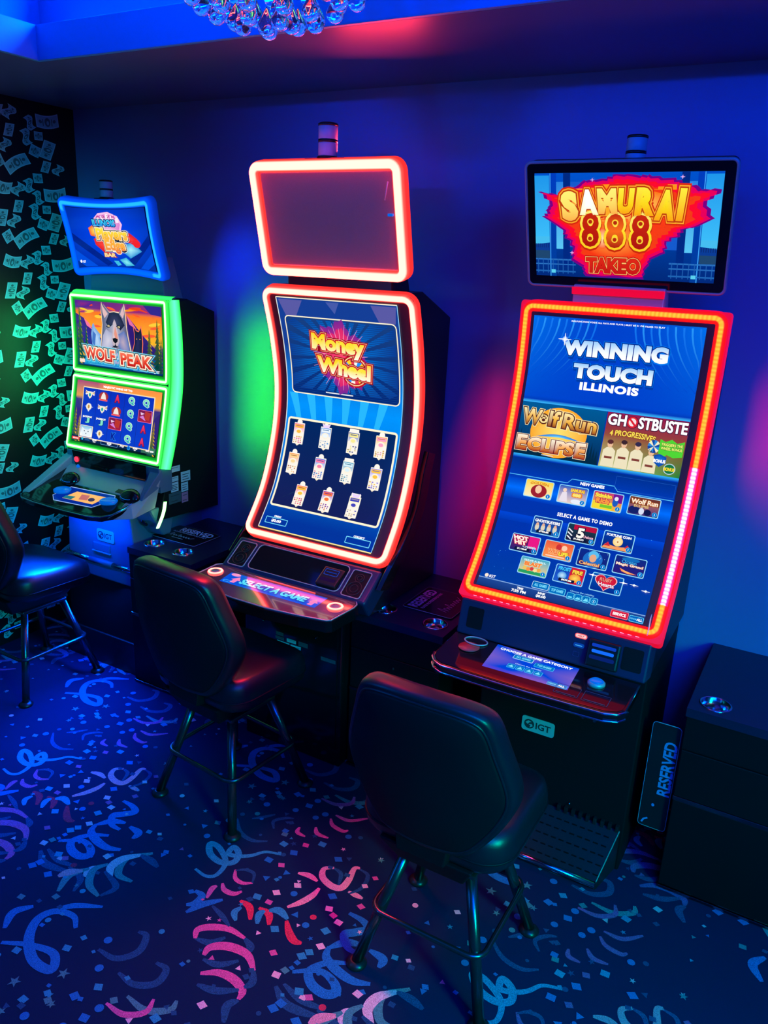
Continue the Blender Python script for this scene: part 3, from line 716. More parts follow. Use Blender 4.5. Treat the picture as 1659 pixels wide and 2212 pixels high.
def screen_touch(S):
    a = Art(S)
    hi, lo = rgb(0, 110, 235), rgb(0, 48, 178)
    L0, L1, T0, B0 = .0345, .569, .035, .954
    def bg(x, y):
        e = abs(x - .5) * 2
        c = clerp(rgb(0, 66, 205), hi, e * e * max(0, 1 - y * 3))
        if y > .28: c = rgb(0, 50, 172)
        if y > .8: c = clerp(rgb(0, 50, 172), rgb(0, 62, 160), (y - .8) / .2)
        return c
    a.quad(L0, T0, L1, B0, bg, 0, 10, 50)
    r = random.Random(2)
    for side in (-1, 1):                              # curtain of light rays either side of the title
        for k in range(9):
            u0 = .302 + side * (.06 + k * .024); pts = []
            for j in range(9):
                t = j / 8; u = u0 + side * (.10 * t * t + .01 * t); pts.append((min(L1 - .002, max(L0 + .002, u)), .04 + .19 * t))
            a.line(pts, [.006 * (1 - .7 * j / 8) for j in range(9)], rgb(40, 150, 250) if k % 2 else rgb(20, 120, 240), 1, c2=rgb(0, 68, 205))
    a.text('MALFUNCTION VOIDS ALL PAYS AND PLAYS | MUST BE 21 OR OLDER TO PLAY', .306, .0455, .29, .0062, WHITE, 2, .03, space=1.1)
    ol = [(.075, rgb(0, 120, 240)), (.05, rgb(0, 40, 140))]
    for txt, cu, cv, w_, h_ in (('WINNING', .308, .127, .330, .050), ('TOUCH', .312, .198, .250, .048)):
        a.text(txt, cu, cv, w_, h_, rgb(150, 205, 255), 3, .07, 0.0, cm=rgb(240, 248, 255), cb=WHITE, outline=ol, space=1.06, drop=(.003, .009, rgb(0, 60, 170), .05))
    a.ell(.148, .103, .010, .010, rgb(0, 120, 240), 12, cc=WHITE); a.ell(.148, .103, .022, .0015, WHITE, 13); a.ell(.148, .103, .0015, .02, WHITE, 13)
    a.text('ILLINOIS', .308, .2445, .187, .026, WHITE, 3, .055, 0.0, space=1.1)
    # ------- two big banners
    v0, v1, mu = .3155, .489, .3185
    a.quad(L0, v0 - .012, L1, v0 - .001, rgb(0, 50, 190), 2, 1, 3, cb=rgb(60, 190, 255))
    a.quad(L0, v1, L1, v1 + .012, rgb(50, 180, 255), 2, 1, 3, cb=rgb(0, 50, 180))
    a.quad(L0, v0, mu - .002, v1, rgb(0, 90, 150), 2, 4, 8, cb=rgb(4, 34, 76))
    for k in range(30):                               # night trees
        u = L0 + .003 + k * .0093; hgt = r.uniform(.03, .06) * (1.5 if (k < 4 or k > 24) else .8)
        a.poly([(u - .006, v1), (u, v1 - hgt), (u + .006, v1)], rgb(2, 40, 62), 3)
    a.ell(.172, .405, .095, .082, rgb(255, 170, 30), 4, 36, cc=rgb(255, 230, 110))
    a.poly([(.10 + .15 * k / 12, .424 - .014 * math.sin(math.pi * k / 12)) for k in range(13)] + [(.25 - .15 * k / 12, .424 - .005 * math.sin(math.pi * k / 12)) for k in range(13)], rgb(10, 120, 225), 5, cc=rgb(120, 220, 255))
    gold = dict(cm=rgb(255, 190, 60), cb=rgb(160, 75, 10), outline=[(.075, rgb(255, 235, 170)), (.045, rgb(90, 35, 5))])
    a.text('W', .076, .362, .066, .052, rgb(255, 235, 170), 6, .03, .05, **gold)
    a.ell(.116, .365, .018, .018, rgb(90, 35, 5), 6); a.ell(.116, .365, .014, .014, rgb(255, 225, 150), 7)
    a.ell(.116, .369, .006, .005, rgb(90, 35, 5), 8)
    for dx, dy in ((-.007, -.003), (-.0025, -.008), (.0025, -.008), (.007, -.003)): a.ell(.116 + dx, .365 + dy, .0024, .003, rgb(90, 35, 5), 8)
    a.text('lf', .152, .361, .036, .052, rgb(255, 235, 170), 6, .03, .05, **gold)
    a.text('Run', .238, .366, .112, .050, rgb(255, 235, 170), 6, .03, .05, **gold)
    a.text('E', .056, .450, .036, .050, rgb(255, 245, 220), 6, .05, 0, cm=rgb(255, 170, 60), cb=rgb(170, 50, 10), outline=[(.06, rgb(255, 240, 200)), (.035, rgb(110, 20, 10))])
    a.text('CLIPS', .155, .4515, .158, .045, rgb(255, 245, 220), 6, .05, 0, cm=rgb(255, 170, 60), cb=rgb(170, 50, 10), outline=[(.06, rgb(255, 240, 200)), (.035, rgb(110, 20, 10))])
    a.text('E', .255, .4515, .034, .050, rgb(255, 245, 220), 6, .05, 0, cm=rgb(255, 170, 60), cb=rgb(170, 50, 10), outline=[(.06, rgb(255, 240, 200)), (.035, rgb(110, 20, 10))])
    a.quad(.13, .4815, .17, .484, rgb(210, 220, 230), 6)
    def rb(x, y): return clerp(clerp(rgb(150, 20, 70), rgb(150, 70, 40), min(1, y * 2)), clerp(rgb(190, 200, 120), rgb(20, 130, 40), x), max(0, y * 1.6 - .6))
    a.quad(mu + .001, v0, L1, v1, rb, 2, 8, 10)
    a.text('GH', .353, .337, .058, .036, WHITE, 5, .035, outline=[(.05, rgb(60, 10, 50))])
    a.ell(.4005, .339, .018, .019, rgb(60, 10, 50), 5); a.ell(.4005, .339, .0165, .0175, rgb(225, 30, 40), 6); a.ell(.4005, .339, .0115, .0125, rgb(250, 225, 225), 7)
    a.line([(.390, .328), (.411, .350)], .006, rgb(225, 30, 40), 8)
    a.text('STBUSTE', .493, .338, .147, .037, WHITE, 5, .035, outline=[(.05, rgb(60, 10, 50))])
    a.text('4 PROGRESSIVES', .408, .379, .142, .018, rgb(255, 225, 80), 5, .03, .02, outline=[(.06, rgb(120, 40, 10))], arc=.25)
    hair = [rgb(90, 40, 30), rgb(60, 35, 30), rgb(50, 40, 70), rgb(70, 45, 40)]
    for k in range(4):                                # four people in pale overalls
        u = .345 + k * .043; v = .405 + (.012 if k == 3 else 0) + (.004 if k == 0 else 0)
        a.poly([(u - .021, v1 - .002), (u - .019, v + .026), (u - .008, v + .016), (u + .008, v + .016), (u + .019, v + .026), (u + .021, v1 - .002)], rgb(240, 228, 190), 3 + k)
        a.poly([(u - .012, v + .045), (u + .012, v + .045), (u + .012, v + .052), (u - .012, v + .052)], rgb(130, 60, 40), 4 + k)
        a.ell(u, v + .006, .0085, .0115, rgb(240, 190, 150), 5 + k); a.ell(u, v - .001, .0095, .007, hair[k], 6 + k)
        a.ell(u - .003, v + .006, .001, .001, rgb(60, 30, 20), 7 + k); a.ell(u + .003, v + .006, .001, .001, rgb(60, 30, 20), 7 + k)
    for k in range(12):
        t = k * math.pi / 6; a.poly([(.478, .404), (.478 + .019 * math.cos(t), .404 + .021 * math.sin(t)), (.478 + .019 * math.cos(t + .52), .404 + .021 * math.sin(t + .52))], [rgb(40, 140, 220), rgb(250, 240, 200), rgb(20, 70, 160)][k % 3], 9)
    a.poly([(.494, .378), (.510, .385), (.528, .376), (.545, .386), (.566, .378), (.566, .425), (.54, .431), (.52, .424), (.505, .438), (.494, .42)], rgb(80, 215, 40), 9)
    a.text('TRIGGERS THE', .531, .393, .064, .009, rgb(240, 255, 120), 10, .04, outline=[(.08, rgb(10, 80, 10))]); a.text('WHEEL BONUS', .531, .405, .064, .009, rgb(240, 255, 120), 10, .04, outline=[(.08, rgb(10, 80, 10))])
    a.poly([(.484, .43), (.500, .424), (.522, .432), (.522, .45), (.504, .464), (.486, .452)], rgb(10, 70, 170), 11, cc=rgb(30, 120, 220)); a.text('BONUS', .503, .446, .036, .011, WHITE, 12, .05)
    a.ell(.536, .466, .018, .017, rgb(190, 215, 230), 11); a.ell(.536, .466, .0155, .0145, rgb(20, 120, 60), 12); a.text('BONUS', .536, .467, .032, .011, rgb(255, 225, 40), 13, .06)
    a.quad(.44, .481, .475, .4835, rgb(230, 230, 210), 6)
    # ------- dark band, glow bands, tab
    a.quad(L0, .503, L1, .575, rgb(0, 46, 140), 1, 1, 6, cb=rgb(0, 60, 190))
    a.quad(L0, .570, L1, .603, rgb(0, 60, 195), 1, 1, 4, cb=rgb(0, 110, 250)); a.quad(L0, .603, L1, .640, rgb(0, 110, 250), 1, 1, 4, cb=rgb(0, 52, 180))
    a.quad(L0, .690, L1, .716, rgb(0, 70, 215), 1, 1, 3, cb=rgb(0, 55, 180))
    a.frame(.385, .512, .565, .553, .001, .001, rgb(30, 90, 190), 2)
    a.line([(L0 + .002, .560), (.235, .560), (.248, .545), (.384, .545), (.397, .560), (L1 - .002, .560)], .0022, rgb(90, 200, 255), 2)
    a.text('NEW GAMES', .316, .5545, .078, .0105, WHITE, 3, .045)
    W_, H_ = .096, .060
    def t1(x, y, w_, h_):
        a.ell(x + w_ * .52, y + h_ * .62, w_ * .30, h_ * .5 * .8, rgb(160, 30, 30), 5); a.ell(x + w_ * .5, y + h_ * .52, w_ * .12, h_ * .25, rgb(250, 205, 165), 6)
        a.text('GOLDEN', x + w_ * .5, y + h_ * .17, w_ * .7, h_ * .16, rgb(230, 150, 10), 7, .05, arc=.4)
    def t2(x, y, w_, h_):
        a.text('SAMURAI', x + w_ * .66, y + h_ * .2, w_ * .5, h_ * .2, rgb(255, 225, 60), 7, .05, outline=[(.08, rgb(190, 50, 10))])
        a.rr(x + w_ * .47, y + h_ * .34, x + w_ * .86, y + h_ * .62, .004, rgb(240, 130, 30), 6); a.text('888', x + w_ * .66, y + h_ * .48, w_ * .3, h_ * .2, rgb(255, 240, 120), 8, .05)
        a.poly([(x + w_ * .05, y + h_ * .95), (x + w_ * .12, y + h_ * .4), (x + w_ * .28, y + h_ * .35), (x + w_ * .36, y + h_ * .95)], rgb(235, 225, 235), 6); a.ell(x + w_ * .2, y + h_ * .26, w_ * .07, h_ * .12, rgb(250, 215, 190), 7)
        a.ell(x + w_ * .68, y + h_ * .86, w_ * .2, h_ * .14, rgb(235, 240, 250), 6)
    def t3(x, y, w_, h_):
        a.quad(x, y + h_ * .55, x + w_ * .7, y + h_, rgb(250, 220, 40), 5); a.quad(x + w_ * .68, y, x + w_, y + h_ * .5, rgb(110, 20, 150), 5)
        a.text('Stinkin', x + w_ * .34, y + h_ * .2, w_ * .58, h_ * .26, rgb(255, 235, 60), 7, .05, outline=[(.08, rgb(190, 30, 90))]); a.text('Rich', x + w_ * .34, y + h_ * .5, w_ * .46, h_ * .30, rgb(255, 160, 60), 7, .05, outline=[(.08, rgb(190, 20, 70))])
        a.rr(x + w_ * .28, y + h_ * .72, x + w_ * .7, y + h_ * .9, .002, rgb(120, 200, 40), 6); a.ell(x + w_ * .78, y + h_ * .5, w_ * .1, h_ * .24, rgb(30, 90, 190), 6); a.ell(x + w_ * .8, y + h_ * .26, w_ * .07, h_ * .12, rgb(235, 235, 245), 7)
    def t4(x, y, w_, h_):
        a.quad(x, y, x + w_, y + h_ * .42, rgb(110, 50, 30), 5); a.text('Wolf Run', x + w_ * .5, y + h_ * .24, w_ * .9, h_ * .28, rgb(255, 245, 220), 7, .03, outline=[(.07, rgb(200, 110, 40))])
        a.text('ECLIPSE', x + w_ * .42, y + h_ * .5, w_ * .5, h_ * .15, rgb(230, 190, 120), 7, .04); a.ell(x + w_ * .2, y + h_ * .75, w_ * .2, h_ * .25 * .9, rgb(20, 30, 100), 5); a.ell(x + w_ * .45, y + h_ * .78, w_ * .09, h_ * .2, rgb(220, 225, 245), 6); a.ell(x + w_ * .66, y + h_ * .8, w_ * .12, h_ * .18, rgb(15, 20, 70), 6)
    tile(a, .1468, .597, W_, H_, rgb(255, 215, 60), rgb(255, 240, 190), t1)
    tile(a, .2606, .597, W_, H_, rgb(20, 90, 190), rgb(235, 210, 200), t2)
    tile(a, .3731, .597, W_, H_, rgb(200, 40, 110), rgb(255, 190, 30), t3)
    tile(a, .4856, .5935, W_, H_, rgb(190, 110, 70), rgb(50, 40, 120), t4)
    for cu in (.1468, .2606, .3731, .4856): a.quad(cu - .04, .6285, cu + .04, .638, rgb(40, 190, 255), 1, 1, 3, cb=rgb(0, 60, 195))
    a.text('SELECT A GAME TO DEMO', .316, .666, .178, .0125, WHITE, 3, .04, space=1.15)
    def prize(x, y, w_, h_, s): a.rr(x + w_ * .18, y + h_ * .78, x + w_ * .74, y + h_ * .97, .002, rgb(10, 20, 50), 8); a.text(s, x + w_ * .46, y + h_ * .87, w_ * .36, h_ * .12, WHITE, 9, .05)
    def a1(x, y, w_, h_):
        a.text('GHOSTBUSTERS', x + w_ * .5, y + h_ * .22, w_ * .92, h_ * .18, WHITE, 7, .04)
        for k in range(4): a.ell(x + w_ * (.16 + .22 * k), y + h_ * .62, w_ * .075, h_ * .22, rgb(225, 215, 190), 5); a.ell(x + w_ * (.16 + .22 * k), y + h_ * .44, w_ * .05, h_ * .1, rgb(235, 180, 145), 6)
        prize(x, y, w_, h_, '$750.85')
    def a2(x, y, w_, h_):
        a.quad(x + w_ * .2, y, x + w_, y + h_ * .3, rgb(190, 10, 50), 5); a.text('5', x + w_ * .48, y + h_ * .48, w_ * .26, h_ * .62, rgb(255, 250, 240), 8, .05, outline=[(.06, rgb(20, 20, 40))])
        for k in range(3): a.line([(x + .002, y + h_ * (.3 + .22 * k)), (x + w_ * .2, y + h_ * (.5 + .22 * k))], .004, rgb(235, 235, 245), 6)
        a.text('Deluxe', x + w_ * .78, y + h_ * .64, w_ * .34, h_ * .16, rgb(255, 190, 210), 8, .03); prize(x, y, w_, h_, '$1,868.73')
    def a3(x, y, w_, h_):
        a.text('FORTUNE COIN', x + w_ * .5, y + h_ * .17, w_ * .84, h_ * .15, WHITE, 7, .04); a.ell(x + w_ * .5, y + h_ * .5, w_ * .17, h_ * .28, rgb(255, 215, 120), 6, cc=rgb(255, 245, 205)); a.ell(x + w_ * .5, y + h_ * .52, w_ * .03, h_ * .05, rgb(200, 120, 40), 7)
        a.poly([(x, y + h_ * .98), (x + w_ * .1, y + h_ * .72), (x + w_ * .4, y + h_ * .8), (x + w_ * .6, y + h_ * .8), (x + w_ * .9, y + h_ * .72), (x + w_, y + h_ * .98)], rgb(250, 160, 90), 5); a.poly([(x + w_ * .05, y + h_ * .85), (x + w_ * .18, y + h_ * .6), (x + w_ * .28, y + h_ * .85)], rgb(210, 40, 50), 6); a.poly([(x + w_ * .75, y + h_ * .8), (x + w_ * .85, y + h_ * .6), (x + w_ * .95, y + h_ * .8)], rgb(210, 40, 50), 6)
    def b1(x, y, w_, h_):
        a.quad(x + w_ * .62, y, x + w_, y + h_ * .75, rgb(235, 20, 130), 5); a.text('HOT', x + w_ * .32, y + h_ * .2, w_ * .55, h_ * .26, rgb(255, 250, 235), 7, .06, shear=-.4, outline=[(.07, rgb(230, 30, 60))]); a.text('HIT', x + w_ * .34, y + h_ * .48, w_ * .46, h_ * .26, rgb(255, 240, 220), 7, .06, shear=-.4, outline=[(.07, rgb(230, 30, 60))])
        a.text('Crystals', x + w_ * .7, y + h_ * .68, w_ * .5, h_ * .2, rgb(190, 245, 255), 7, .03); prize(x, y, w_, h_, '$1,198.40')
    def b2(x, y, w_, h_):
        a.text('WILD', x + w_ * .36, y + h_ * .62, w_ * .44, h_ * .28, rgb(245, 120, 50), 6, .05, outline=[(.06, rgb(255, 215, 150))]); a.text('LIFE', x + w_ * .72, y + h_ * .68, w_ * .34, h_ * .24, rgb(255, 235, 60), 7, .05, outline=[(.07, rgb(170, 50, 10))])
        a.ell(x + w_ * .5, y + h_ * .3, w_ * .1, h_ * .2, rgb(210, 50, 40), 5); a.ell(x + w_ * .7, y + h_ * .3, w_ * .1, h_ * .17, rgb(255, 205, 170), 5); a.quad(x + w_ * .1, y + h_ * .86, x + w_ * .78, y + h_ * .93, rgb(255, 215, 190), 5)
    def b3(x, y, w_, h_):
        a.ell(x + w_ * .5, y + h_ * .55, w_ * .34, h_ * .5, rgb(30, 110, 200), 5); a.ell(x + w_ * .5, y + h_ * .28, w_ * .18, h_ * .26, rgb(90, 190, 240), 6); a.ell(x + w_ * .5, y + h_ * .48, w_ * .12, h_ * .24, rgb(235, 170, 130), 7); a.text('Celestial', x + w_ * .42, y + h_ * .84, w_ * .7, h_ * .2, rgb(255, 190, 120), 8, .03, outline=[(.06, rgb(120, 20, 10))])
        for k in range(9): a.ell(x + w_ * r.random(), y + h_ * .5 * r.random(), .0008, .0008, rgb(200, 230, 255), 6)
    def b4(x, y, w_, h_):
        a.ell(x + w_ * .5, y + h_ * .12, w_ * .3, h_ * .12, rgb(20, 110, 190), 5); a.text('Ocean', x + w_ * .46, y + h_ * .28, w_ * .5, h_ * .2, rgb(60, 170, 230), 6, .02); a.text('Magic Grand', x + w_ * .5, y + h_ * .48, w_ * .9, h_ * .2, rgb(255, 245, 225), 7, .025, outline=[(.05, rgb(230, 130, 60))])
        a.poly([(x + w_ * .2, y + h_ * .7), (x + w_ * .42, y + h_ * .82), (x + w_ * .8, y + h_ * .93), (x + w_ * .5, y + h_ * .97), (x + w_ * .28, y + h_ * .88)], rgb(250, 130, 70), 6, cc=rgb(255, 205, 120))
    def c1(x, y, w_, h_):
        a.quad(x, y + h_ * .8, x + w_, y + h_, rgb(40, 160, 90), 5); a.text('HAVE A BALL', x + w_ * .5, y + h_ * .16, w_ * .8, h_ * .12, rgb(210, 250, 255), 6, .05); a.text('BLAST', x + w_ * .46, y + h_ * .38, w_ * .62, h_ * .26, rgb(250, 130, 40), 7, .06, outline=[(.06, rgb(255, 225, 170))])
        for k in range(5): a.ell(x + w_ * (.2 + .13 * k), y + h_ * (.66 + .05 * (k % 2)), w_ * .07, h_ * .12, [rgb(240, 200, 90), rgb(255, 150, 60), rgb(220, 60, 50), rgb(250, 225, 150), rgb(250, 170, 60)][k], 6)
    def c2(x, y, w_, h_):
        a.quad(x + w_ * .5, y, x + w_, y + h_, rgb(215, 20, 50), 5); a.text('FROST', x + w_ * .3, y + h_ * .2, w_ * .46, h_ * .24, rgb(60, 190, 255), 7, .06, outline=[(.06, rgb(5, 40, 110))]); a.text('FIRE', x + w_ * .76, y + h_ * .26, w_ * .36, h_ * .24, rgb(255, 215, 60), 7, .06, outline=[(.06, rgb(150, 20, 10))])
        a.ell(x + w_ * .26, y + h_ * .62, w_ * .16, h_ * .24, rgb(60, 150, 225), 6, cc=rgb(200, 235, 255)); a.ell(x + w_ * .72, y + h_ * .64, w_ * .2, h_ * .27, rgb(250, 140, 30), 6, cc=rgb(255, 225, 90)); prize(x, y, w_, h_, '$635.86')
    def c3(x, y, w_, h_):
        P = []
        for k in range(28):
            t = k * 2 * math.pi / 28; P.append((x + w_ * .46 + w_ * .024 * 16 * math.sin(t) ** 3 * .9, y + h_ * .42 - h_ * .031 * (13 * math.cos(t) - 5 * math.cos(2 * t) - 2 * math.cos(3 * t) - math.cos(4 * t))))
        a.poly([(x + w_ * .46 + (p[0] - x - w_ * .46) * 1.1, y + h_ * .42 + (p[1] - y - h_ * .42) * 1.1) for p in P], rgb(255, 190, 190), 5, (x + w_ * .46, y + h_ * .45)); a.poly(P, rgb(200, 10, 40), 6, (x + w_ * .46, y + h_ * .45), rgb(245, 40, 60))
        a.text('RUBY', x + w_ * .46, y + h_ * .3, w_ * .42, h_ * .22, rgb(255, 150, 130), 7, .03, outline=[(.05, rgb(120, 5, 20))]); a.text('Hearts', x + w_ * .5, y + h_ * .58, w_ * .52, h_ * .24, rgb(255, 245, 250), 7, .02, shear=-.3, outline=[(.05, rgb(170, 20, 80))])
    tile(a, .2033, .7139, W_, H_, rgb(20, 60, 150), rgb(30, 90, 170), a1); tile(a, .3183, .7152, W_, H_, rgb(20, 60, 70), rgb(30, 20, 50), a2); tile(a, .4344, .7166, W_, H_, rgb(0, 60, 170), rgb(10, 30, 110), a3)
    tile(a, .1491, .7847, W_, H_, rgb(120, 20, 90), rgb(20, 30, 110), b1); tile(a, .261, .7839, W_, H_, rgb(240, 90, 50), rgb(255, 150, 70), b2); tile(a, .3738, .7866, W_, H_, rgb(10, 40, 140), rgb(20, 30, 110), b3); tile(a, .4866, .7851, W_, H_, rgb(10, 40, 130), rgb(40, 20, 120), b4)
    tile(a, .1998, .854, W_, H_, rgb(50, 170, 200), rgb(240, 215, 130), c1); tile(a, .3172, .8546, W_, H_, rgb(20, 70, 190), rgb(30, 90, 200), c2); tile(a, .4341, .8556, W_, H_, rgb(0, 80, 180), rgb(0, 40, 140), c3)
    for k in range(46): a.ell(L0 + .03 + r.random() * .48, .69 + r.random() * .2, r.choice((.0007, .001, .0014)), r.choice((.0007, .001)), rgb(90, 190, 255), 2, 6)
    for cu, cv in ((.388, .838), (.483, .842), (.515, .842), (.552, .853)):
        a.ell(cu, cv, .013, .0012, WHITE, 12); a.ell(cu, cv, .0035, .0035, WHITE, 12)
    # ------- bottom bar
    a.quad(L0, .925, L1, B0, rgb(30, 72, 150), 1, 1, 3, cb=rgb(16, 50, 120)); a.quad(L0, .9245, L1, .9275, rgb(130, 170, 225), 2)
    a.ell(.059, .9165, .0065, .0065, rgb(255, 235, 215), 2); a.text('IGT', .079, .917, .021, .010, WHITE, 2, .03)
    a.text('TIME', .180, .935, .021, .0075, WHITE, 3, .04); a.text('7:35 PM', .178, .9455, .048, .0095, WHITE, 3, .045)
    a.text('BANK', .2515, .935, .025, .0075, WHITE, 3, .04); a.text('$0.00', .2515, .9455, .032, .0095, WHITE, 3, .045)
    def btn(u0, v0, u1, v1, s, c=rgb(0, 110, 190), b=rgb(110, 225, 255), tc=rgb(120, 225, 255)):
        a.rr(u0, v0, u1, v1, .004, b, 4); a.rr(u0 + .0015, v0 + .0015, u1 - .0015, v1 - .0015, .003, c, 5)
        if s: a.text(s, (u0 + u1) / 2, (v0 + v1) / 2, (u1 - u0) * .74, (v1 - v0) * .42, tc, 6, .04)
    btn(.213, .899, .268, .922, 'ALL GAMES', b=rgb(210, 245, 255)); btn(.270, .903, .322, .926, 'TOP GAMES')
    a.text('Choose the volatility', .372, .9035, .075, .006, rgb(150, 220, 255), 4, .02)
    for k in range(4):
        btn(.328 + k * .0245, .909, .351 + k * .0245, .931, None)
        u, v = .3395 + k * .0245, .921
        if k < 3: a.poly([(u - .008, v + .006), (u - .003 + .0015 * k, v - .004 * k * .7), (u, v + .002), (u + .004, v - .004 * k * .7), (u + .008, v + .006)], rgb(120, 230, 255), 6)
        else: a.ell(u, v, .006, .006, rgb(120, 230, 255), 6); a.ell(u, v, .0045, .0045, rgb(0, 110, 190), 7); a.text('i', u, v, .0018, .006, WHITE, 8, .02)
    btn(.470, .930, .523, .953, 'SERVICE', rgb(215, 20, 50), rgb(255, 130, 140), WHITE)
    btn(.526, .934, .568, .9535, None, rgb(0, 100, 190)); a.text('DENOM', .5385, .944, .018, .005, rgb(110, 215, 255), 6, .03); a.text('ALL', .5565, .944, .017, .008, WHITE, 6, .05)
    return a

def screen_wolf(S):
    a = Art(S)
    U0, U1, V0, V1 = .028, .566, .016, .309
    W_, H_ = U1 - U0, V1 - V0
    def p(x, y): return (U0 + W_ * x, V0 + H_ * y)
    def pl(pts, c, lay, cc=None): a.poly([p(*q) for q in pts], c, lay, None, cc)
    r = random.Random(5)
    def sky(x, y):
        if y < .12: return clerp(rgb(60, 30, 140), rgb(200, 40, 90), x * .5 + y)
        if y < .6: return clerp(rgb(255, 110, 20), rgb(255, 190, 30), min(1, (y - .12) * 2.2))
        return clerp(rgb(90, 60, 120), rgb(6, 60, 110), min(1, (y - .6) * 3.5))
    a.quad(U0, V0, U1, V1, sky, 0, 14, 18)
    for k in range(26):                               # sunset clouds
        x, y = r.random(), .03 + .42 * r.random()
        c = r.choice([rgb(255, 140, 10), rgb(255, 205, 50), rgb(235, 60, 20), rgb(255, 90, 40), rgb(150, 30, 120) if y < .2 else rgb(255, 225, 90)])
        a.ell(*p(min(.92, max(.08, x)), y), W_ * r.uniform(.04, .08), H_ * r.uniform(.012, .028), c, 1, 14, rot=r.uniform(-.2, .2))
    pl([(0, 0), (.25, 0), (.16, .09), (.05, .12), (0, .08)], rgb(70, 30, 150), 2, rgb(140, 20, 130)); pl([(.8, 0), (1, 0), (1, .14), (.88, .12)], rgb(50, 30, 140), 2)
    pl([(0, .95), (0, .2), (.10, .27), (.20, .42), (.30, .56), (.34, .95)], rgb(60, 20, 130), 2, rgb(40, 40, 150)); pl([(.1, .27), (.16, .34), (.2, .44), (.13, .38)], rgb(255, 120, 160), 3)
    pl([(.60, .95), (.61, .16), (.70, .30), (.80, .46), (.92, .62), (1, .66), (1, .95)], rgb(50, 20, 120), 2, rgb(40, 20, 110)); pl([(.61, .16), (.66, .24), (.72, .36), (.64, .3)], rgb(230, 110, 170), 3)
    a.quad(U0, V0 + H_ * .78, U1, V1, rgb(0, 90, 140), 2, 2, 4, cb=rgb(0, 40, 110))
    def tree(x, yb, h, wd, c1, c2, lay):
        for k in range(9):
            y0 = yb - h * (k + 1) / 9; y1 = yb - h * k / 9 + h * .05; ww = wd * (1 - k / 9.5)
            pl([(max(.003, x - ww), y1), (x, y0), (min(.997, x + ww), y1)], clerp(c1, c2, k / 8), lay)
            pl([(min(.995, x + ww * .45), y1), (min(.996, x + ww * .2), (y0 + y1) / 2), (min(.997, x + ww), y1)], rgb(235, 175, 40), lay)
    tree(.05, .9, .82, .06, rgb(0, 70, 60), rgb(60, 110, 40), 4); tree(.12, .86, .5, .045, rgb(0, 60, 70), rgb(20, 90, 60), 4); tree(.02, .95, .6, .05, rgb(0, 80, 70), rgb(30, 100, 60), 5)
    tree(.86, .86, .52, .055, rgb(10, 60, 50), rgb(90, 100, 30), 4); tree(.95, .9, .72, .06, rgb(0, 60, 50), rgb(80, 100, 30), 4); tree(.99, .95, .5, .05, rgb(0, 60, 60), rgb(60, 90, 40), 5)
    # howling pale wolf on the left
    pl([(.22, .88), (.19, .66), (.18, .5), (.20, .36), (.215, .33), (.235, .40), (.27, .46), (.30, .50), (.285, .55), (.30, .62), (.34, .88)], rgb(110, 165, 225), 5, rgb(190, 220, 250))
    pl([(.19, .62), (.205, .45), (.24, .5), (.22, .7)], rgb(70, 120, 200), 6)
    # dark wolf on the right
    pl([(.655, .90), (.66, .70), (.69, .56), (.69, .42), (.68, .30), (.715, .37), (.745, .38), (.775, .29), (.785, .42), (.79, .56), (.78, .72), (.785, .90)], rgb(255, 120, 90), 5)
    pl([(.665, .90), (.67, .70), (.697, .56), (.697, .42), (.69, .33), (.717, .385), (.745, .395), (.77, .33), (.778, .42), (.782, .56), (.772, .72), (.775, .90)], rgb(14, 20, 50), 6, rgb(40, 40, 90))
    a.ell(*p(.72, .50), W_ * .006, H_ * .006, rgb(250, 170, 60), 7); a.ell(*p(.757, .50), W_ * .006, H_ * .006, rgb(250, 170, 60), 7)
    # the large grey wolf
    out = [(.295, .86), (.30, .70), (.315, .52), (.33, .34), (.325, .16), (.335, -.0), (.365, .06), (.42, .15), (.475, .135), (.53, .145), (.565, .06), (.59, .0), (.60, .17), (.605, .34), (.62, .50), (.645, .68), (.665, .86)]
    pl([(.48 + (x - .48) * 1.05, max(.004, y - .012)) for x, y in out], rgb(255, 225, 190), 7); pl([(x, max(.008, y)) for x, y in out], rgb(82, 88, 120), 8, rgb(180, 180, 205))
    pl([(.335, .03), (.36, .09), (.40, .17), (.36, .24), (.34, .16)], rgb(230, 190, 190), 9); pl([(.588, .03), (.565, .09), (.545, .16), (.575, .22), (.593, .15)], rgb(225, 185, 190), 9)
    pl([(.42, .15), (.475, .14), (.53, .15), (.56, .22), (.59, .32), (.54, .40), (.50, .34), (.47, .26), (.44, .34), (.40, .36), (.37, .30)], rgb(28, 30, 62), 9, rgb(60, 62, 100))
    pl([(.30, .72), (.33, .50), (.37, .40), (.41, .44), (.45, .46), (.47, .58), (.42, .70), (.36, .80)], rgb(170, 172, 205), 9, rgb(215, 212, 228)); pl([(.645, .72), (.615, .50), (.58, .40), (.54, .44), (.51, .46), (.49, .58), (.53, .70), (.60, .80)], rgb(90, 120, 190), 9, rgb(190, 170, 190))
    pl([(.455, .30), (.475, .24), (.495, .30), (.51, .44), (.525, .56), (.50, .66), (.475, .69), (.45, .66), (.43, .56), (.445, .44)], rgb(190, 175, 190), 10, rgb(235, 215, 215))
    pl([(.48, .34), (.50, .46), (.508, .54), (.48, .56), (.465, .46)], rgb(235, 150, 130), 11)
    pl([(.445, .535), (.475, .52), (.508, .535), (.502, .575), (.477, .605), (.452, .575)], rgb(12, 12, 22), 12); pl([(.477, .60), (.487, .64), (.515, .645), (.49, .668), (.462, .668), (.44, .645), (.467, .64)], rgb(20, 18, 34), 12)
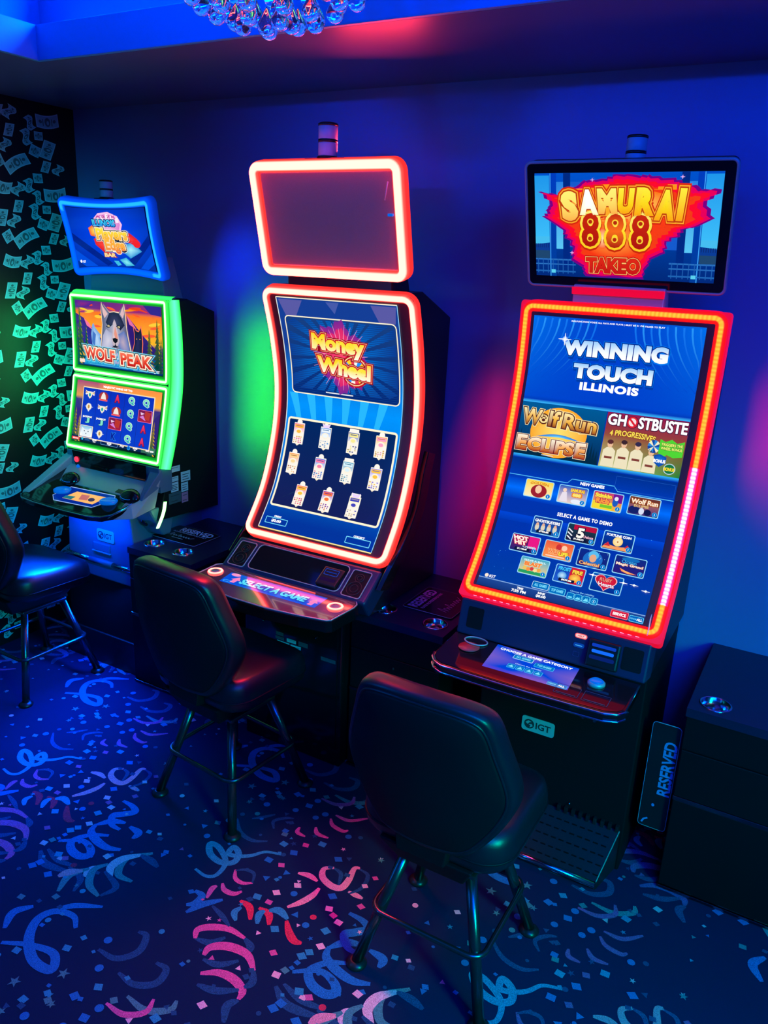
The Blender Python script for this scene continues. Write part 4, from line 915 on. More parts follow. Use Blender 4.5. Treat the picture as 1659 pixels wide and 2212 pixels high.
    for x, s in ((.405, 1), (.525, -1)):
        pl([(x - .032, .352 + .012 * s), (x - .005, .325), (x + .03, .352 - .012 * s), (x + .008, .375), (x - .012, .378)], rgb(14, 14, 30), 11); a.ell(*p(x, .351), W_ * .013, H_ * .016, rgb(245, 225, 170), 12); a.ell(*p(x, .351), W_ * .005, H_ * .009, rgb(10, 10, 10), 13)
    pl([(.36, .78), (.42, .72), (.48, .75), (.55, .72), (.60, .79), (.56, .92), (.42, .92)], rgb(150, 160, 205), 10, rgb(205, 205, 225))
    for k in range(24):
        x = .12 + .72 * k / 23; pl([(x - .03, .98), (x, .74 + .05 * r.random()), (x + .03, .98)], rgb(0, 110, 190), 10, rgb(60, 200, 235))
    ol = [(.17, rgb(120, 220, 245)), (.12, rgb(70, 10, 10)), (.075, rgb(255, 240, 215))]
    a.text('WOLF', U0 + W_ * .285, V0 + H_ * .80, W_ * .37, H_ * .185, rgb(255, 120, 90), 12, .04, .03, shear=-.12, cm=rgb(235, 50, 20), cb=rgb(190, 10, 10), outline=ol)
    a.text('PEAK', U0 + W_ * .715, V0 + H_ * .83, W_ * .36, H_ * .185, rgb(255, 120, 90), 12, .04, .03, shear=-.12, cm=rgb(235, 50, 20), cb=rgb(190, 10, 10), outline=ol)
    a.rr(*p(.035, .90), *p(.10, .955), .002, rgb(255, 225, 205), 12); a.quad(*p(.16, .962), *p(.62, .968), rgb(110, 200, 240), 12); a.quad(*p(.68, .972), *p(.84, .978), rgb(110, 200, 240), 12)
    a.ell(*p(.925, .955), .008, .008, WHITE, 12); a.text('IGT', U0 + W_ * .96, V0 + H_ * .955, .018, .012, WHITE, 12, .04)
    # ---------------------------------------- lower screen with the reels
    U0, U1, V0, V1 = .027, .568, .381, .659; W_, H_ = U1 - U0, V1 - V0
    def sky2(x, y):
        if y < .3: return clerp(rgb(255, 130, 70) if x > .3 else rgb(170, 60, 120), rgb(255, 190, 50), min(1, y * 2.6 + x * .2))
        return clerp(rgb(60, 40, 130), rgb(10, 90, 80), min(1, (y - .3) * 1.8))
    a.quad(U0, V0, U1, V1, sky2, 0, 8, 16)
    pl([(0, .95), (0, .28), (.05, .38), (.11, .55), (.12, .95)], rgb(50, 30, 130), 1); pl([(1, .95), (1, .34), (.95, .42), (.9, .56), (.9, .95)], rgb(50, 30, 120), 1)
    tree(.02, 1.0, .55, .05, rgb(10, 80, 60), rgb(120, 120, 40), 2); tree(.07, 1.0, .42, .04, rgb(10, 90, 60), rgb(170, 130, 40), 2); tree(.95, 1.0, .52, .05, rgb(10, 80, 60), rgb(140, 120, 40), 2)
    a.quad(U0, V0 + H_ * .93, U1, V1, rgb(6, 30, 80), 3, 1, 1); a.quad(U0 + W_ * .84, V0 + H_ * .90, U1, V1, rgb(60, 120, 90), 3)
    G0 = p(.095, .108); G1 = p(.925, .935)
    a.rr(G0[0] - .005, G0[1] - .005, G1[0] + .005, G1[1] + .005, .003, rgb(255, 215, 150), 4); a.rr(G0[0] - .002, G0[1] - .002, G1[0] + .002, G1[1] + .002, .002, rgb(250, 235, 220), 5)
    gw, gh = (G1[0] - G0[0]) / 5, (G1[1] - G0[1]) / 4
    a.quad(G0[0], G0[1], G1[0], G1[1], rgb(8, 44, 190), 6, 1, 8, cb=rgb(10, 60, 205))
    for k in range(1, 5): a.quad(G0[0] + gw * k - .0008, G0[1], G0[0] + gw * k + .0008, G1[1], rgb(20, 30, 110), 7)
    a.text('MAJESTIC WINS UP TO', U0 + W_ * .5, V0 + H_ * .055, W_ * .34, H_ * .045, WHITE, 5, .05, shear=-.2)
    reels = ['GSJB', 'EGJS', 'AEWK', 'QQQQ', 'QWAA']
    reels = ['GSJW', 'EGJS', 'AEXK', 'QQQQ', 'QXAA']
    for i, col in enumerate(reels):
        for j, ch in enumerate(col):
            cu, cv = G0[0] + gw * (i + .5), G0[1] + gh * (j + .5)
            if ch == 'Q': a.text('Q', cu, cv, gw * .42, gh * .62, rgb(140, 235, 190), 8, .06, cb=rgb(60, 190, 190), outline=[(.05, rgb(220, 255, 230))])
            elif ch == 'A': a.text('A', cu, cv, gw * .36, gh * .62, rgb(255, 60, 120), 8, .05, cb=rgb(200, 10, 60), outline=[(.05, rgb(90, 0, 40))])
            elif ch == 'K': a.text('K', cu, cv, gw * .34, gh * .58, rgb(10, 30, 150), 8, .04, outline=[(.05, rgb(30, 120, 230))])
            elif ch == 'J':
                a.text('J', cu, cv + gh * .12, gw * .3, gh * .44, rgb(130, 230, 200), 8, .06, outline=[(.05, rgb(10, 60, 120))]); a.text('JACKPOT', cu, cv - gh * .16, gw * .72, gh * .18, WHITE, 11, .06, shear=-.25, outline=[(.06, rgb(20, 10, 60))])
            elif ch == 'G':
                for s in (-1, 1):
                    for q in range(3): a.poly([(cu, cv - gh * .1), (cu + s * gw * .36, cv - gh * (.32 - .14 * q)), (cu + s * gw * .30, cv - gh * (.20 - .14 * q))], [rgb(255, 245, 220), rgb(250, 200, 110), rgb(235, 235, 245)][q], 8)
                a.poly([(cu - gw * .2, cv - gh * .22), (cu + gw * .2, cv - gh * .22), (cu + gw * .14, cv + gh * .16), (cu, cv + gh * .36), (cu - gw * .14, cv + gh * .16)], rgb(245, 235, 215), 9); a.ell(cu, cv + gh * .04, gw * .08, gh * .14, rgb(20, 170, 170), 10)
            elif ch == 'S':
                a.poly([(cu - gw * .32, cv), (cu, cv - gh * .10), (cu + gw * .32, cv), (cu, cv + gh * .12)], rgb(200, 215, 240), 8); a.ell(cu, cv, gw * .2, gh * .28, rgb(235, 228, 205), 9, cc=WHITE); a.ell(cu, cv, gw * .08, gh * .16, rgb(200, 150, 70), 10)
                a.poly([(cu - gw * .1, cv + gh * .24), (cu + gw * .1, cv + gh * .24), (cu, cv + gh * .42)], rgb(225, 225, 240), 9)
            elif ch == 'E':
                a.ell(cu, cv, gw * .34, gh * .36, rgb(150, 30, 50), 8, cc=rgb(220, 80, 60)); a.poly([(cu - gw * .2, cv + gh * .22), (cu - gw * .12, cv - gh * .14), (cu, cv - gh * .34), (cu + gw * .12, cv - gh * .14), (cu + gw * .2, cv + gh * .22)], rgb(245, 235, 225), 9)
                a.poly([(cu - gw * .3, cv + gh * .36), (cu - gw * .3, cv + gh * .24), (cu + gw * .3, cv + gh * .24), (cu + gw * .3, cv + gh * .36)], rgb(250, 90, 90), 10)
            elif ch == 'X':
                a.rr(cu - gw * .47, cv - gh * .47, cu + gw * .47, cv + gh * .47, .003, rgb(255, 120, 170), 7); a.rr(cu - gw * .44, cv - gh * .44, cu + gw * .44, cv + gh * .44, .003, rgb(110, 10, 80), 8, rgb(170, 20, 60))
                a.poly([(cu, cv - gh * .4), (cu + gw * .4, cv - gh * .3), (cu + gw * .3, cv + gh * .3), (cu, cv + gh * .2)], rgb(190, 50, 40), 9); a.poly([(cu - gw * .3, cv - gh * .28), (cu - gw * .02, cv - gh * .2), (cu - gw * .25, cv - gh * .05)], rgb(235, 200, 235), 10); a.poly([(cu - gw * .35, cv + gh * .1), (cu - gw * .1, cv - gh * .05), (cu + gw * .1, cv + gh * .35)], rgb(215, 130, 220), 10)
            elif ch == 'W':
                a.rr(cu - gw * .46, cv - gh * .46, cu + gw * .46, cv + gh * .46, .004, rgb(255, 235, 190), 7); a.rr(cu - gw * .42, cv - gh * .42, cu + gw * .42, cv + gh * .42, .003, rgb(120, 190, 230), 8, WHITE)
                a.poly([(cu - gw * .3, cv + gh * .4), (cu - gw * .32, cv - gh * .3), (cu - gw * .14, cv - gh * .12), (cu + gw * .16, cv - gh * .14), (cu + gw * .34, cv - gh * .32), (cu + gw * .36, cv + gh * .4)], rgb(235, 245, 250), 9)
                for dx, dy in ((-.12, .0), (.16, .0), (.02, .2)): a.ell(cu + gw * dx, cv + gh * dy, gw * .035, gh * .05, rgb(30, 50, 80), 10)
    a.rr(U0 + .004, V0 + H_ * .955, U0 + W_ * .105, V0 + H_ * 1.0, .003, rgb(240, 60, 50), 5); a.text('SERVICE', U0 + W_ * .058, V0 + H_ * .978, .036, .006, WHITE, 6, .03)
    a.ell(U0 + W_ * .14, V0 + H_ * .965, .006, .007, rgb(40, 190, 230), 6); a.rr(U0 + W_ * .17, V0 + H_ * .945, U0 + W_ * .23, V0 + H_ * .985, .002, rgb(30, 80, 130), 5)
    a.text('$0.00', U0 + W_ * .29, V0 + H_ * .955, .028, .009, WHITE, 6, .05); a.text('BANK', U0 + W_ * .29, V0 + H_ * .985, .018, .005, WHITE, 6, .04)
    a.frame(U0 + W_ * .37, V0 + H_ * .945, U0 + W_ * .57, V0 + H_ * .998, .003, .0015, rgb(120, 180, 250), 6); a.text('$5.83', U0 + W_ * .47, V0 + H_ * .967, .028, .009, WHITE, 6, .05); a.text('WIN', U0 + W_ * .47, V0 + H_ * .988, .012, .004, WHITE, 6, .04)
    a.text('75¢', U0 + W_ * .62, V0 + H_ * .965, .026, .011, WHITE, 6, .04); a.ell(U0 + W_ * .70, V0 + H_ * .968, .010, .010, rgb(30, 160, 240), 6); a.ell(U0 + W_ * .70, V0 + H_ * .968, .007, .007, rgb(10, 90, 190), 7)
    a.text('$4.00', U0 + W_ * .775, V0 + H_ * .958, .028, .009, WHITE, 6, .05); a.text('BET', U0 + W_ * .775, V0 + H_ * .985, .012, .005, WHITE, 6, .04); a.text('PLAY 0000', U0 + W_ * .94, V0 + H_ * .955, .048, .008, WHITE, 6, .05)
    return a

def screen_club(S):
    a = Art(S)
    U0, U1, V0, V1 = .036, .520, .036, .302; W_, H_ = U1 - U0, V1 - V0
    def p(x, y): return (U0 + W_ * x, V0 + H_ * y)
    def pl(pts, c, lay, cc=None): a.poly([p(*q) for q in pts], c, lay, None, cc)
    def bg(x, y):
        e = (x - .5) ** 2 + (y - .45) ** 2
        return clerp(rgb(0, 66, 235), rgb(0, 36, 150), min(1, e * 2.2))
    a.quad(U0, V0, U1, V1, bg, 0, 10, 10)
    pl([(0, .42), (.45, .95), (.38, 1), (0, .56)], rgb(0, 28, 140), 1); pl([(1, .42), (.62, .95), (.7, 1), (1, .56)], rgb(0, 28, 140), 1); pl([(0, .7), (.25, 1), (.1, 1), (0, .88)], rgb(0, 76, 225), 1); pl([(1, .7), (.8, 1), (.9, 1), (1, .88)], rgb(0, 76, 225), 1)
    a.ell(*p(.485, .26), W_ * .19, H_ * .22, rgb(250, 190, 235), 2, 9, rgb(255, 225, 245)); a.ell(*p(.485, .26), W_ * .165, H_ * .185, rgb(225, 130, 210), 3, 9, rgb(250, 200, 235))
    for k in range(5): a.rr(*p(.36 + .06 * k, .08 + .03 * abs(k - 2)), *p(.40 + .06 * k, .17 + .03 * abs(k - 2)), .004, rgb(255, 235, 250), 4)
    a.text('A 8 7 K', *p(.485, .13), W_ * .26, H_ * .05, rgb(190, 60, 150), 5, .03)
    a.text('ILLINOIS', *p(.445, .235), W_ * .29, H_ * .115, rgb(70, 225, 255), 6, .045, .01, cb=rgb(40, 150, 240), outline=[(.10, rgb(10, 30, 110))])
    pl([(.23, .33), (.30, .27), (.38, .34), (.36, .5), (.24, .46)], rgb(255, 90, 40), 4, rgb(255, 225, 90)); pl([(.27, .52), (.38, .45), (.46, .6), (.44, .82), (.36, .74), (.28, .62)], rgb(225, 20, 30), 4, rgb(255, 60, 50))
    pl([(.64, .42), (.75, .40), (.84, .50), (.87, .60), (.78, .60), (.68, .55)], rgb(215, 10, 30), 4, rgb(255, 50, 50)); a.ell(*p(.82, .575), W_ * .05, H_ * .07, rgb(245, 30, 40), 5)
    pl([(.66, .60), (.77, .555), (.87, .70), (.70, .84), (.62, .74)], rgb(40, 150, 220), 4, rgb(170, 245, 255)); pl([(.55, .88), (.64, .83), (.73, .96), (.62, .985)], rgb(40, 170, 220), 4, rgb(140, 240, 245)); pl([(.47, .90), (.53, .90), (.56, .97), (.51, .99)], rgb(60, 190, 230), 4)
    ol = [(.14, rgb(250, 250, 240)), (.11, rgb(10, 20, 60)), (.06, rgb(255, 230, 190))]
    a.text('Players', *p(.52, .455), W_ * .40, H_ * .26, rgb(255, 240, 60), 6, .045, .01, cm=rgb(255, 200, 50), cb=rgb(255, 150, 60), outline=ol)
    a.text('Edge', *p(.535, .645), W_ * .26, H_ * .25, rgb(255, 190, 50), 6, .045, .01, cm=rgb(255, 170, 60), cb=rgb(240, 90, 60), outline=ol)
    a.text('BAR', *p(.45, .795), W_ * .15, H_ * .075, rgb(255, 220, 150), 10, .06, .01, outline=[(.08, rgb(160, 30, 10))])
    a.ell(*p(.045, .905), .006, .007, WHITE, 2); a.text('IGT', *p(.085, .912), .017, .011, WHITE, 2, .04)
    return a

def screen_topper(S):
    a = Art(S)
    U0, U1, V0, V1 = .031, .577, .026, .340; W_, H_ = U1 - U0, V1 - V0
    def p(x, y): return (U0 + W_ * x, V0 + H_ * y)
    def pl(pts, c, lay, cc=None): a.poly([p(*q) for q in pts], c, lay, None, cc)
    a.quad(U0, V0, U1, V1, rgb(0, 82, 205), 0, 4, 10, cb=rgb(0, 40, 120))
    for s in (0, 1):                                  # hall seen behind the title: sky, roofs, posts, railings
        X = (lambda x: x) if s == 0 else (lambda x: 1 - x)
        def qd(x0, y0, x1, y1, c, lay, cb=None):
            xa, xb = sorted((X(x0), X(x1))); a.quad(*p(xa, y0), *p(xb, y1), c, lay, 1, None, cb=cb)
        qd(0, .02, .085, .62, rgb(30, 150, 235), 1, rgb(60, 190, 250)); qd(.125, .08, .165, .72, rgb(40, 130, 225), 1, rgb(90, 200, 245)); qd(.205, .08, .29, .70, rgb(20, 90, 205), 1)
        pl([(X(0), .60), (X(.085), .60), (X(.085), .66), (X(0), .68)], rgb(70, 190, 240), 2)
        qd(0, .67, .085, .74, rgb(10, 60, 150), 2); qd(0, .74, .085, .82, rgb(30, 70, 110), 2)
        for k in range(7): qd(.004 + k * .012, .67, .008 + k * .012, .71, rgb(10, 40, 110), 3)
        qd(.085, .0, .125, 1.0, rgb(0, 60, 190), 2, rgb(0, 60, 150)); qd(.088, .0, .093, 1.0, rgb(60, 160, 245), 3); qd(.165, .0, .205, .9, rgb(0, 40, 130), 2)
        qd(0, .82, .24, .835, rgb(40, 110, 190), 3); qd(0, .87, .24, .882, rgb(40, 110, 190), 3); qd(0, .94, .24, .955, rgb(30, 100, 180), 3)
        for k in range(8): qd(.012 + k * .03, .82, .017 + k * .03, .97, rgb(30, 90, 170), 3)
        qd(.095, .93, .12, .965, rgb(90, 210, 240), 4)
    c = p(.5, .46)
    base = [(.02, .17), (.14, .20), (.17, .13), (.24, .12), (.28, .06), (.38, .05), (.44, .015), (.56, .02), (.63, .015), (.74, .05), (.80, .09), (.87, .11), (.90, .16), (.995, .15), (.93, .24), (.975, .40), (.90, .47), (.82, .50), (.79, .58), (.74, .65), (.72, .74), (.655, .80), (.64, .88), (.63, .99), (.30, .985), (.285, .9), (.225, .84), (.22, .74), (.19, .62), (.17, .54), (.10, .46), (.04, .40), (.07, .35), (.09, .29)]
    Q = []
    for i, q in enumerate(base):
        n = base[(i + 1) % len(base)]
        for t in (0, .25, .5, .75):
            j = .012 if t in (.25, .75) else 0
            Q.append((q[0] + (n[0] - q[0]) * t + (j if i % 2 else -j), q[1] + (n[1] - q[1]) * t + (j if i % 3 else -j)))
    def sc(k): return [p(.5 + (x - .5) * k, min(.99, max(.012, .45 + (y - .45) * k))) for x, y in Q]
    a.poly(sc(1.0), rgb(120, 0, 130), 5, c); a.poly(sc(.955), rgb(235, 0, 90), 6, c); a.poly(sc(.89), rgb(255, 10, 40), 7, c); a.poly(sc(.80), rgb(245, 60, 10), 8, c, rgb(255, 60, 10))
    a.ell(*p(.47, .30), W_ * .32, H_ * .17, rgb(255, 120, 10), 9, cc=rgb(255, 230, 110)); a.ell(*p(.46, .60), W_ * .20, H_ * .2, rgb(250, 50, 5), 9, cc=rgb(255, 170, 60))
    r = random.Random(3)
    for k in range(15):
        x = .2 + .6 * r.random(); a.quad(*p(x, .10 + .05 * r.random()), *p(x + .04 + .05 * r.random(), .15), rgb(255, 150, 20), 9)
    # brush-like letters
    ol = [(.12, rgb(215, 40, 5)), (.075, rgb(255, 170, 40)), (.04, rgb(190, 60, 0))]
    X_ = [(.205, 'S', .095, .28), (.310, 'A', .105, .235), (.415, 'M', .105, .235), (.515, 'U', .085, .235), (.620, 'R', .105, .255), (.725, 'A', .105, .275), (.805, 'I', .034, .29)]
    for i, (x, ch, w_, h_) in enumerate(X_):
        d = (x - .5); y = .25 + .32 * d * d
        if ch == 'S': y += .02
        if ch == 'A' and x > .5: y += .02
        hot = 1 - min(1, abs(x - .31) / .12)
        a.text(ch, *p(x, y), W_ * w_, H_ * h_, clerp(rgb(255, 240, 60), WHITE, hot), 10, .075, d * .12, cm=clerp(rgb(255, 225, 20), WHITE, hot), cb=clerp(rgb(255, 165, 10), rgb(255, 250, 190), hot), outline=ol, shear=-.08 if x < .45 else .06)
    for i, x in enumerate((.325, .463, .600)):
        y = .522 + .006 * i
        a.text('8', *p(x, y + .012), W_ * .132, H_ * .385, rgb(200, 40, 0), 11, .10)
        a.text('8', *p(x, y), W_ * .126, H_ * .37, rgb(255, 240, 120), 12, .085, cm=rgb(255, 225, 40), cb=rgb(255, 205, 30))
        a.text('8', *p(x, y), W_ * .098, H_ * .325, rgb(200, 40, 0), 13, .035, cm=rgb(190, 30, 0) if i != 1 else rgb(250, 110, 20), cb=rgb(170, 20, 0))
        for dy in (-.080, .080): a.ell(*p(x, y + dy), W_ * .018, H_ * .030, rgb(255, 215, 60), 14); a.ell(*p(x, y + dy), W_ * .011, H_ * .019, rgb(180, 40, 0), 15)
    a.ell(*p(.395, .60), W_ * .05, H_ * .10, rgb(255, 90, 20), 11, cc=rgb(255, 225, 170))
    a.text('TAKEO', *p(.455, .865), W_ * .305, H_ * .155, rgb(225, 40, 10), 10, .05, 0, cb=rgb(200, 20, 10), outline=[(.09, rgb(190, 0, 10)), (.05, rgb(255, 200, 110)), (.02, rgb(150, 10, 0))])
    for x, y in ((.33, .06), (.80, .04), (.22, .75)):
        a.ell(*p(x, y), W_ * .012, H_ * .003, rgb(255, 190, 255), 10); a.ell(*p(x, y), W_ * .002, H_ * .018, rgb(255, 190, 255), 10)
    return a

# ---------------------------------------------------------------- common machine parts
def off_profile(S, d, n=None):
    """points of a screen profile pushed d metres behind the glass"""
    out = []
    m = len(S.P)
    for i in range(0, m, 3 if m > 13 else m - 1):
        t = S.L[i]; p, nn = S.at(min(t, S.len - 1e-5)); out.append((p.x - nn.x * d, p.y - nn.y * d))
    return out
def ex(y, z, t): return (t, y, z)
def sheet(S, u0, v0, u1, v1, h0, h1, g, n=36, r=0.012):
    """a curved slab lying on the surface from depth h0 (back) to h1 (front)"""
    m = 10 if getattr(S, 'warp', None) else 1
    vl = [v0 + r * (1 - math.cos(k * math.pi / 16)) for k in range(9)] if r else [v0]
    vl += [v0 + r + (v1 - v0 - 2 * r) * k / n for k in range(1, n)]
    vl += ([v1 - r * (1 - math.cos(k * math.pi / 16)) for k in range(8, -1, -1)] if r else [v1])
    n = len(vl) - 1
    b = len(g.v); w = m + 1
    for h in (h0, h1):
        for v in vl:
            d = max(0.0, v0 + r - v, v - (v1 - r)); ins = r - math.sqrt(max(0.0, r * r - d * d))
            for i in range(w): g.v.append(S(u0 + ins + (u1 - u0 - 2 * ins) * i / m, v, h))
    k1 = (n + 1) * w
    I = lambda l, j, i: b + l * k1 + j * w + i
    for l in (0, 1):
        for j in range(n):
            for i in range(m):
                q = (I(l, j, i), I(l, j, i + 1), I(l, j + 1, i + 1), I(l, j + 1, i)); g.face(q if l else q[::-1], False)
    for j in range(n):
        for i in (0, m): g.face((I(0, j, i), I(0, j + 1, i), I(1, j + 1, i), I(1, j, i)))
    for i in range(m):
        for j in (0, n): g.face((I(0, j, i), I(0, j, i + 1), I(1, j, i + 1), I(1, j, i)))
    return g
def signal_lamp(parent, x, y, z, r, h, dark=False, crown=False):
    """two-stage round signal lamp on the head of a machine"""
    g = G().use('black_plastic'); g.lathe((x, y, z), [(r * 1.18, 0), (r * 1.18, h * .06), (r, h * .08)], 28)
    o = g.build('signal_lamp', parent)
    a, b = h * .08, h * .46
    g2 = G().use('frosted_lens'); g2.lathe((x, y, z), [(r, a), (r * 1.03, a + .004), (r * 1.03, b - .003), (r, b)], 28); g2.build('lens', o)
    g3 = G().use('frosted_lens'); g3.lathe((x, y, z), [(r, b + h * .08), (r * 1.03, b + h * .09), (r * 1.03, h * .9), (r, h * .91)], 28); g3.build('lens', o)
    g4 = G().use('black_plastic'); g4.lathe((x, y, z), [(r * 1.05, b), (r * 1.05, b + h * .08)], 28)
    g4.build('collar', o)
    G().use('black_plastic').lathe((x, y, z), [(r * 1.08, h * .91), (r * 1.08, h * .97), (r * .9, h)], 28).build('cap', o)
    return o
def flat_badge(parent, P, w_, h_, name='badge'):
    """maker's badge: rounded plate with a round swirl mark and three letters"""
    g = G().use('badge_metal'); a = Art(P); pts = a.rrect(0, 0, w_, h_, h_ * .18)
    n = len(pts); b = bmesh.new()
    r0 = [b.verts.new(P(u, v, 0.0)) for u, v in pts]; r1 = [b.verts.new(P(u, v, 0.003)) for u, v in pts]
    b.faces.new(r0); b.faces.new(r1[::-1])
    for i in range(n): b.faces.new([r0[i], r0[(i + 1) % n], r1[(i + 1) % n], r1[i]])
    bmesh.ops.recalc_face_normals(b, faces=b.faces[:]); g.bm(b); o = g.build(name, parent)
    t = Art(P, MATS['ink'], .0003, .0033)
    cx, cy, R_ = w_ * .23, h_ * .5, h_ * .33
    t.ell(cx, cy, R_, R_, None, 0, 28)
    t.text('IGT', w_ * .66, h_ * .5, w_ * .46, h_ * .46, None, 0, .03)
    t.c = [None] * len(t.f); t.hascol = False
    t.build('lettering', o)
    k = Art(P, MATS['badge_metal'], .0003, .0036)
    k.poly([(cx - R_ * .75, cy - R_ * .2), (cx - R_ * .2, cy - R_ * .7), (cx + R_ * .5, cy - R_ * .55), (cx + R_ * .05, cy - R_ * .35), (cx - R_ * .3, cy + R_ * .1)], None, 1)
    k.poly([(cx - R_ * .1, cy + R_ * .1), (cx + R_ * .55, cy - R_ * .1), (cx + R_ * .75, cy + R_ * .3), (cx + R_ * .1, cy + R_ * .75), (cx + R_ * .3, cy + R_ * .25)], None, 1)
    k.c = [None] * len(k.f); k.hascol = False; k.build('swirl_mark', o)
    return o
def plain(a):
    a.c = [None] * len(a.f); a.hascol = False; return a
def sticker(parent, P, u0, v0, u1, v1, m='label_paper', lines=2):
    g = Art(P, MATS[m], .0004, .0006); g.quad(u0, v0, u1, v1, None, 0, 1, 1)
    g.use('ink'); w_, h_ = u1 - u0, v1 - v0
    for k in range(lines):
        v = v0 + h_ * (.25 + .5 * k / max(1, lines - 1 if lines > 1 else 1)); g.quad(u0 + w_ * .15, v, u1 - w_ * (.15 + .1 * (k % 2)), v + h_ * .07, None, 1, 1, 1)
    return plain(g).build('sticker', parent)
def deck_slab(poly, plane_z, th, m, bev=.006):
    """deck plate: polygon in (x,y), top on the inclined plane z(y)"""
    g = G().use(m); b = bmesh.new()
    r0 = [b.verts.new((x, y, plane_z(y))) for x, y in poly]; r1 = [b.verts.new((x, y + .004, plane_z(y) - th)) for x, y in poly]
    f0 = b.faces.new(r0); f1 = b.faces.new(r1[::-1]); n = len(poly)
    for i in range(n): b.faces.new([r0[i], r0[(i + 1) % n], r1[(i + 1) % n], r1[i]])
    bmesh.ops.recalc_face_normals(b, faces=b.faces[:])
    bmesh.ops.bevel(b, geom=list(f0.edges) + list(f1.edges), offset=bev, segments=3, affect='EDGES', profile=.5)
    bmesh.ops.triangulate(b, faces=[f for f in b.faces if len(f.verts) > 4])
    g.bm(b); return g
def smooth_poly(keys, n=6):
    return [(p.x, p.y) for p in catmull(keys, n)]
def offset_in(poly, d):
    n = len(poly); out = []
    A = sum(poly[i][0] * poly[(i + 1) % n][1] - poly[(i + 1) % n][0] * poly[i][1] for i in range(n)); s = 1 if A > 0 else -1
    for i in range(n):
        a, b, c = Vector(poly[i - 1]), Vector(poly[i]), Vector(poly[(i + 1) % n])
        t = (c - a).normalized(); out.append((b.x - t.y * d * s, b.y + t.x * d * s))
    return out
RED_CORE = (14.0, 1.05, 0.82, 1); RED_HALO = (3.4, 0.13, 0.10, 1); RED_EDGE = (1.3, 0.035, 0.03, 1)

# ================================================================== machine in the middle (title: Money Wheel)
r2 = thing('slot_machine', (-1.715, 2.55, 0), 'tall curved-screen slot machine glowing pink-white around a blank top panel, middle of the three', 'slot machine', 'slot machines along the wall')
MID = r2
# base and cabinet body
g = G().use('black_gloss'); g.box(-1.99, -1.505, 2.40, 2.97, 0.0, .70, .006); o_base = g.build('base_cabinet', r2)
g = G().use('black_gloss'); g.prism([(2.395, .08), (2.402, .08), (2.402, .66), (2.395, .66)], ex, -1.97, -1.525); g.build('door', o_base)
pr = off_profile(M2, .035)
g = G().use('black_plastic'); g.prism([(pr[0][0], pr[0][1])] + pr[1:] + [(2.43, .70), (2.97, .70), (2.97, 1.80), (2.72, 1.90)], ex, -2.03, -1.40, .004); g.build('cabinet', r2)
# side fins that follow the curve (red edge light catches on them)
for nm, xa, xb in (('side_fin', -2.075, -2.062), ('side_fin', -1.366, -1.345)):
    f_ = [(p.x, p.y) for p in catmull([(2.735, 1.30), (2.705, 1.22), (2.66, 1.08), (2.57, .97), (2.47, .89), (2.40, .83)], 6)]
    bk = [(y + .065, z - .02) for y, z in f_][::-1]
    G().use('black_gloss').prism(f_ + bk, ex, xa, xb, .003).build(nm, r2)
# display: bezel slab, picture, light strip
g = sheet(M2, .001, -.001, .689, 1.057, -.034, -.004, G().use('bezel_red'), r=.045); disp = g.build('curved_display', r2)
screen_money(M2).build('screen', disp)
prof = [(-.016, -.002, RED_EDGE), (-.012, .004, RED_HALO), (-.0085, .007, RED_CORE), (0, .010, RED_CORE), (.0085, .007, RED_CORE), (.012, .002, RED_HALO), (.016, -.012, RED_EDGE), (.017, -.030, RED_EDGE)]
led_ring(M2, .014, .012, .676, 1.044, .035, prof).build('light_strip', disp)
# topper: dead grey panel in a light ring
g = sheet(T2, .006, .004, .644, .410, -.043, -.014, G().use('bezel_red'), 6, .040); top = g.build('top_monitor', r2)
sheet(T2, .047, .034, .603, .377, -.016, -.012, G().use('grey_screen'), 6).build('blank_panel', top)
prof = [(-.022, -.010, RED_EDGE), (-.017, .002, RED_HALO), (-.012, .006, RED_CORE), (0, .010, RED_CORE), (.012, .006, RED_CORE), (.016, -.002, RED_HALO), (.018, -.020, RED_EDGE), (.018, -.044, RED_EDGE)]
led_ring(T2, .021, .019, .629, .395, .028, prof).build('light_strip', top)
g = G().use('black_plastic'); g.hull([(-1.95, 2.63, 1.86), (-1.48, 2.63, 1.86), (-1.48, 2.78, 1.86), (-1.95, 2.78, 1.86), (-1.95, 2.62, 2.12), (-1.48, 2.62, 2.12), (-1.48, 2.68, 2.12), (-1.95, 2.68, 2.12)], .005); g.build('neck', r2)
g = G().use('frosted_lens'); g.tube([T2(.592, .075, .0), T2(.585, .10, .002), T2(.574, .135, -.002)], .0025, 6); g.build('cable', top)
G().use('blue_lamp').hull([T2(.585, .178, -.004), T2(.605, .178, -.004), T2(.605, .186, -.004), T2(.585, .186, -.004), T2(.585, .178, .006), T2(.605, .178, .006), T2(.605, .186, .006), T2(.585, .186, .006)]).build('clip', top)
G().use('black_plastic').box(-1.80, -1.63, 2.515, 2.60, 2.325, 2.337, .003).build('lamp_plinth', r2)
signal_lamp(r2, -1.725, 2.555, 2.336, .033, .118)
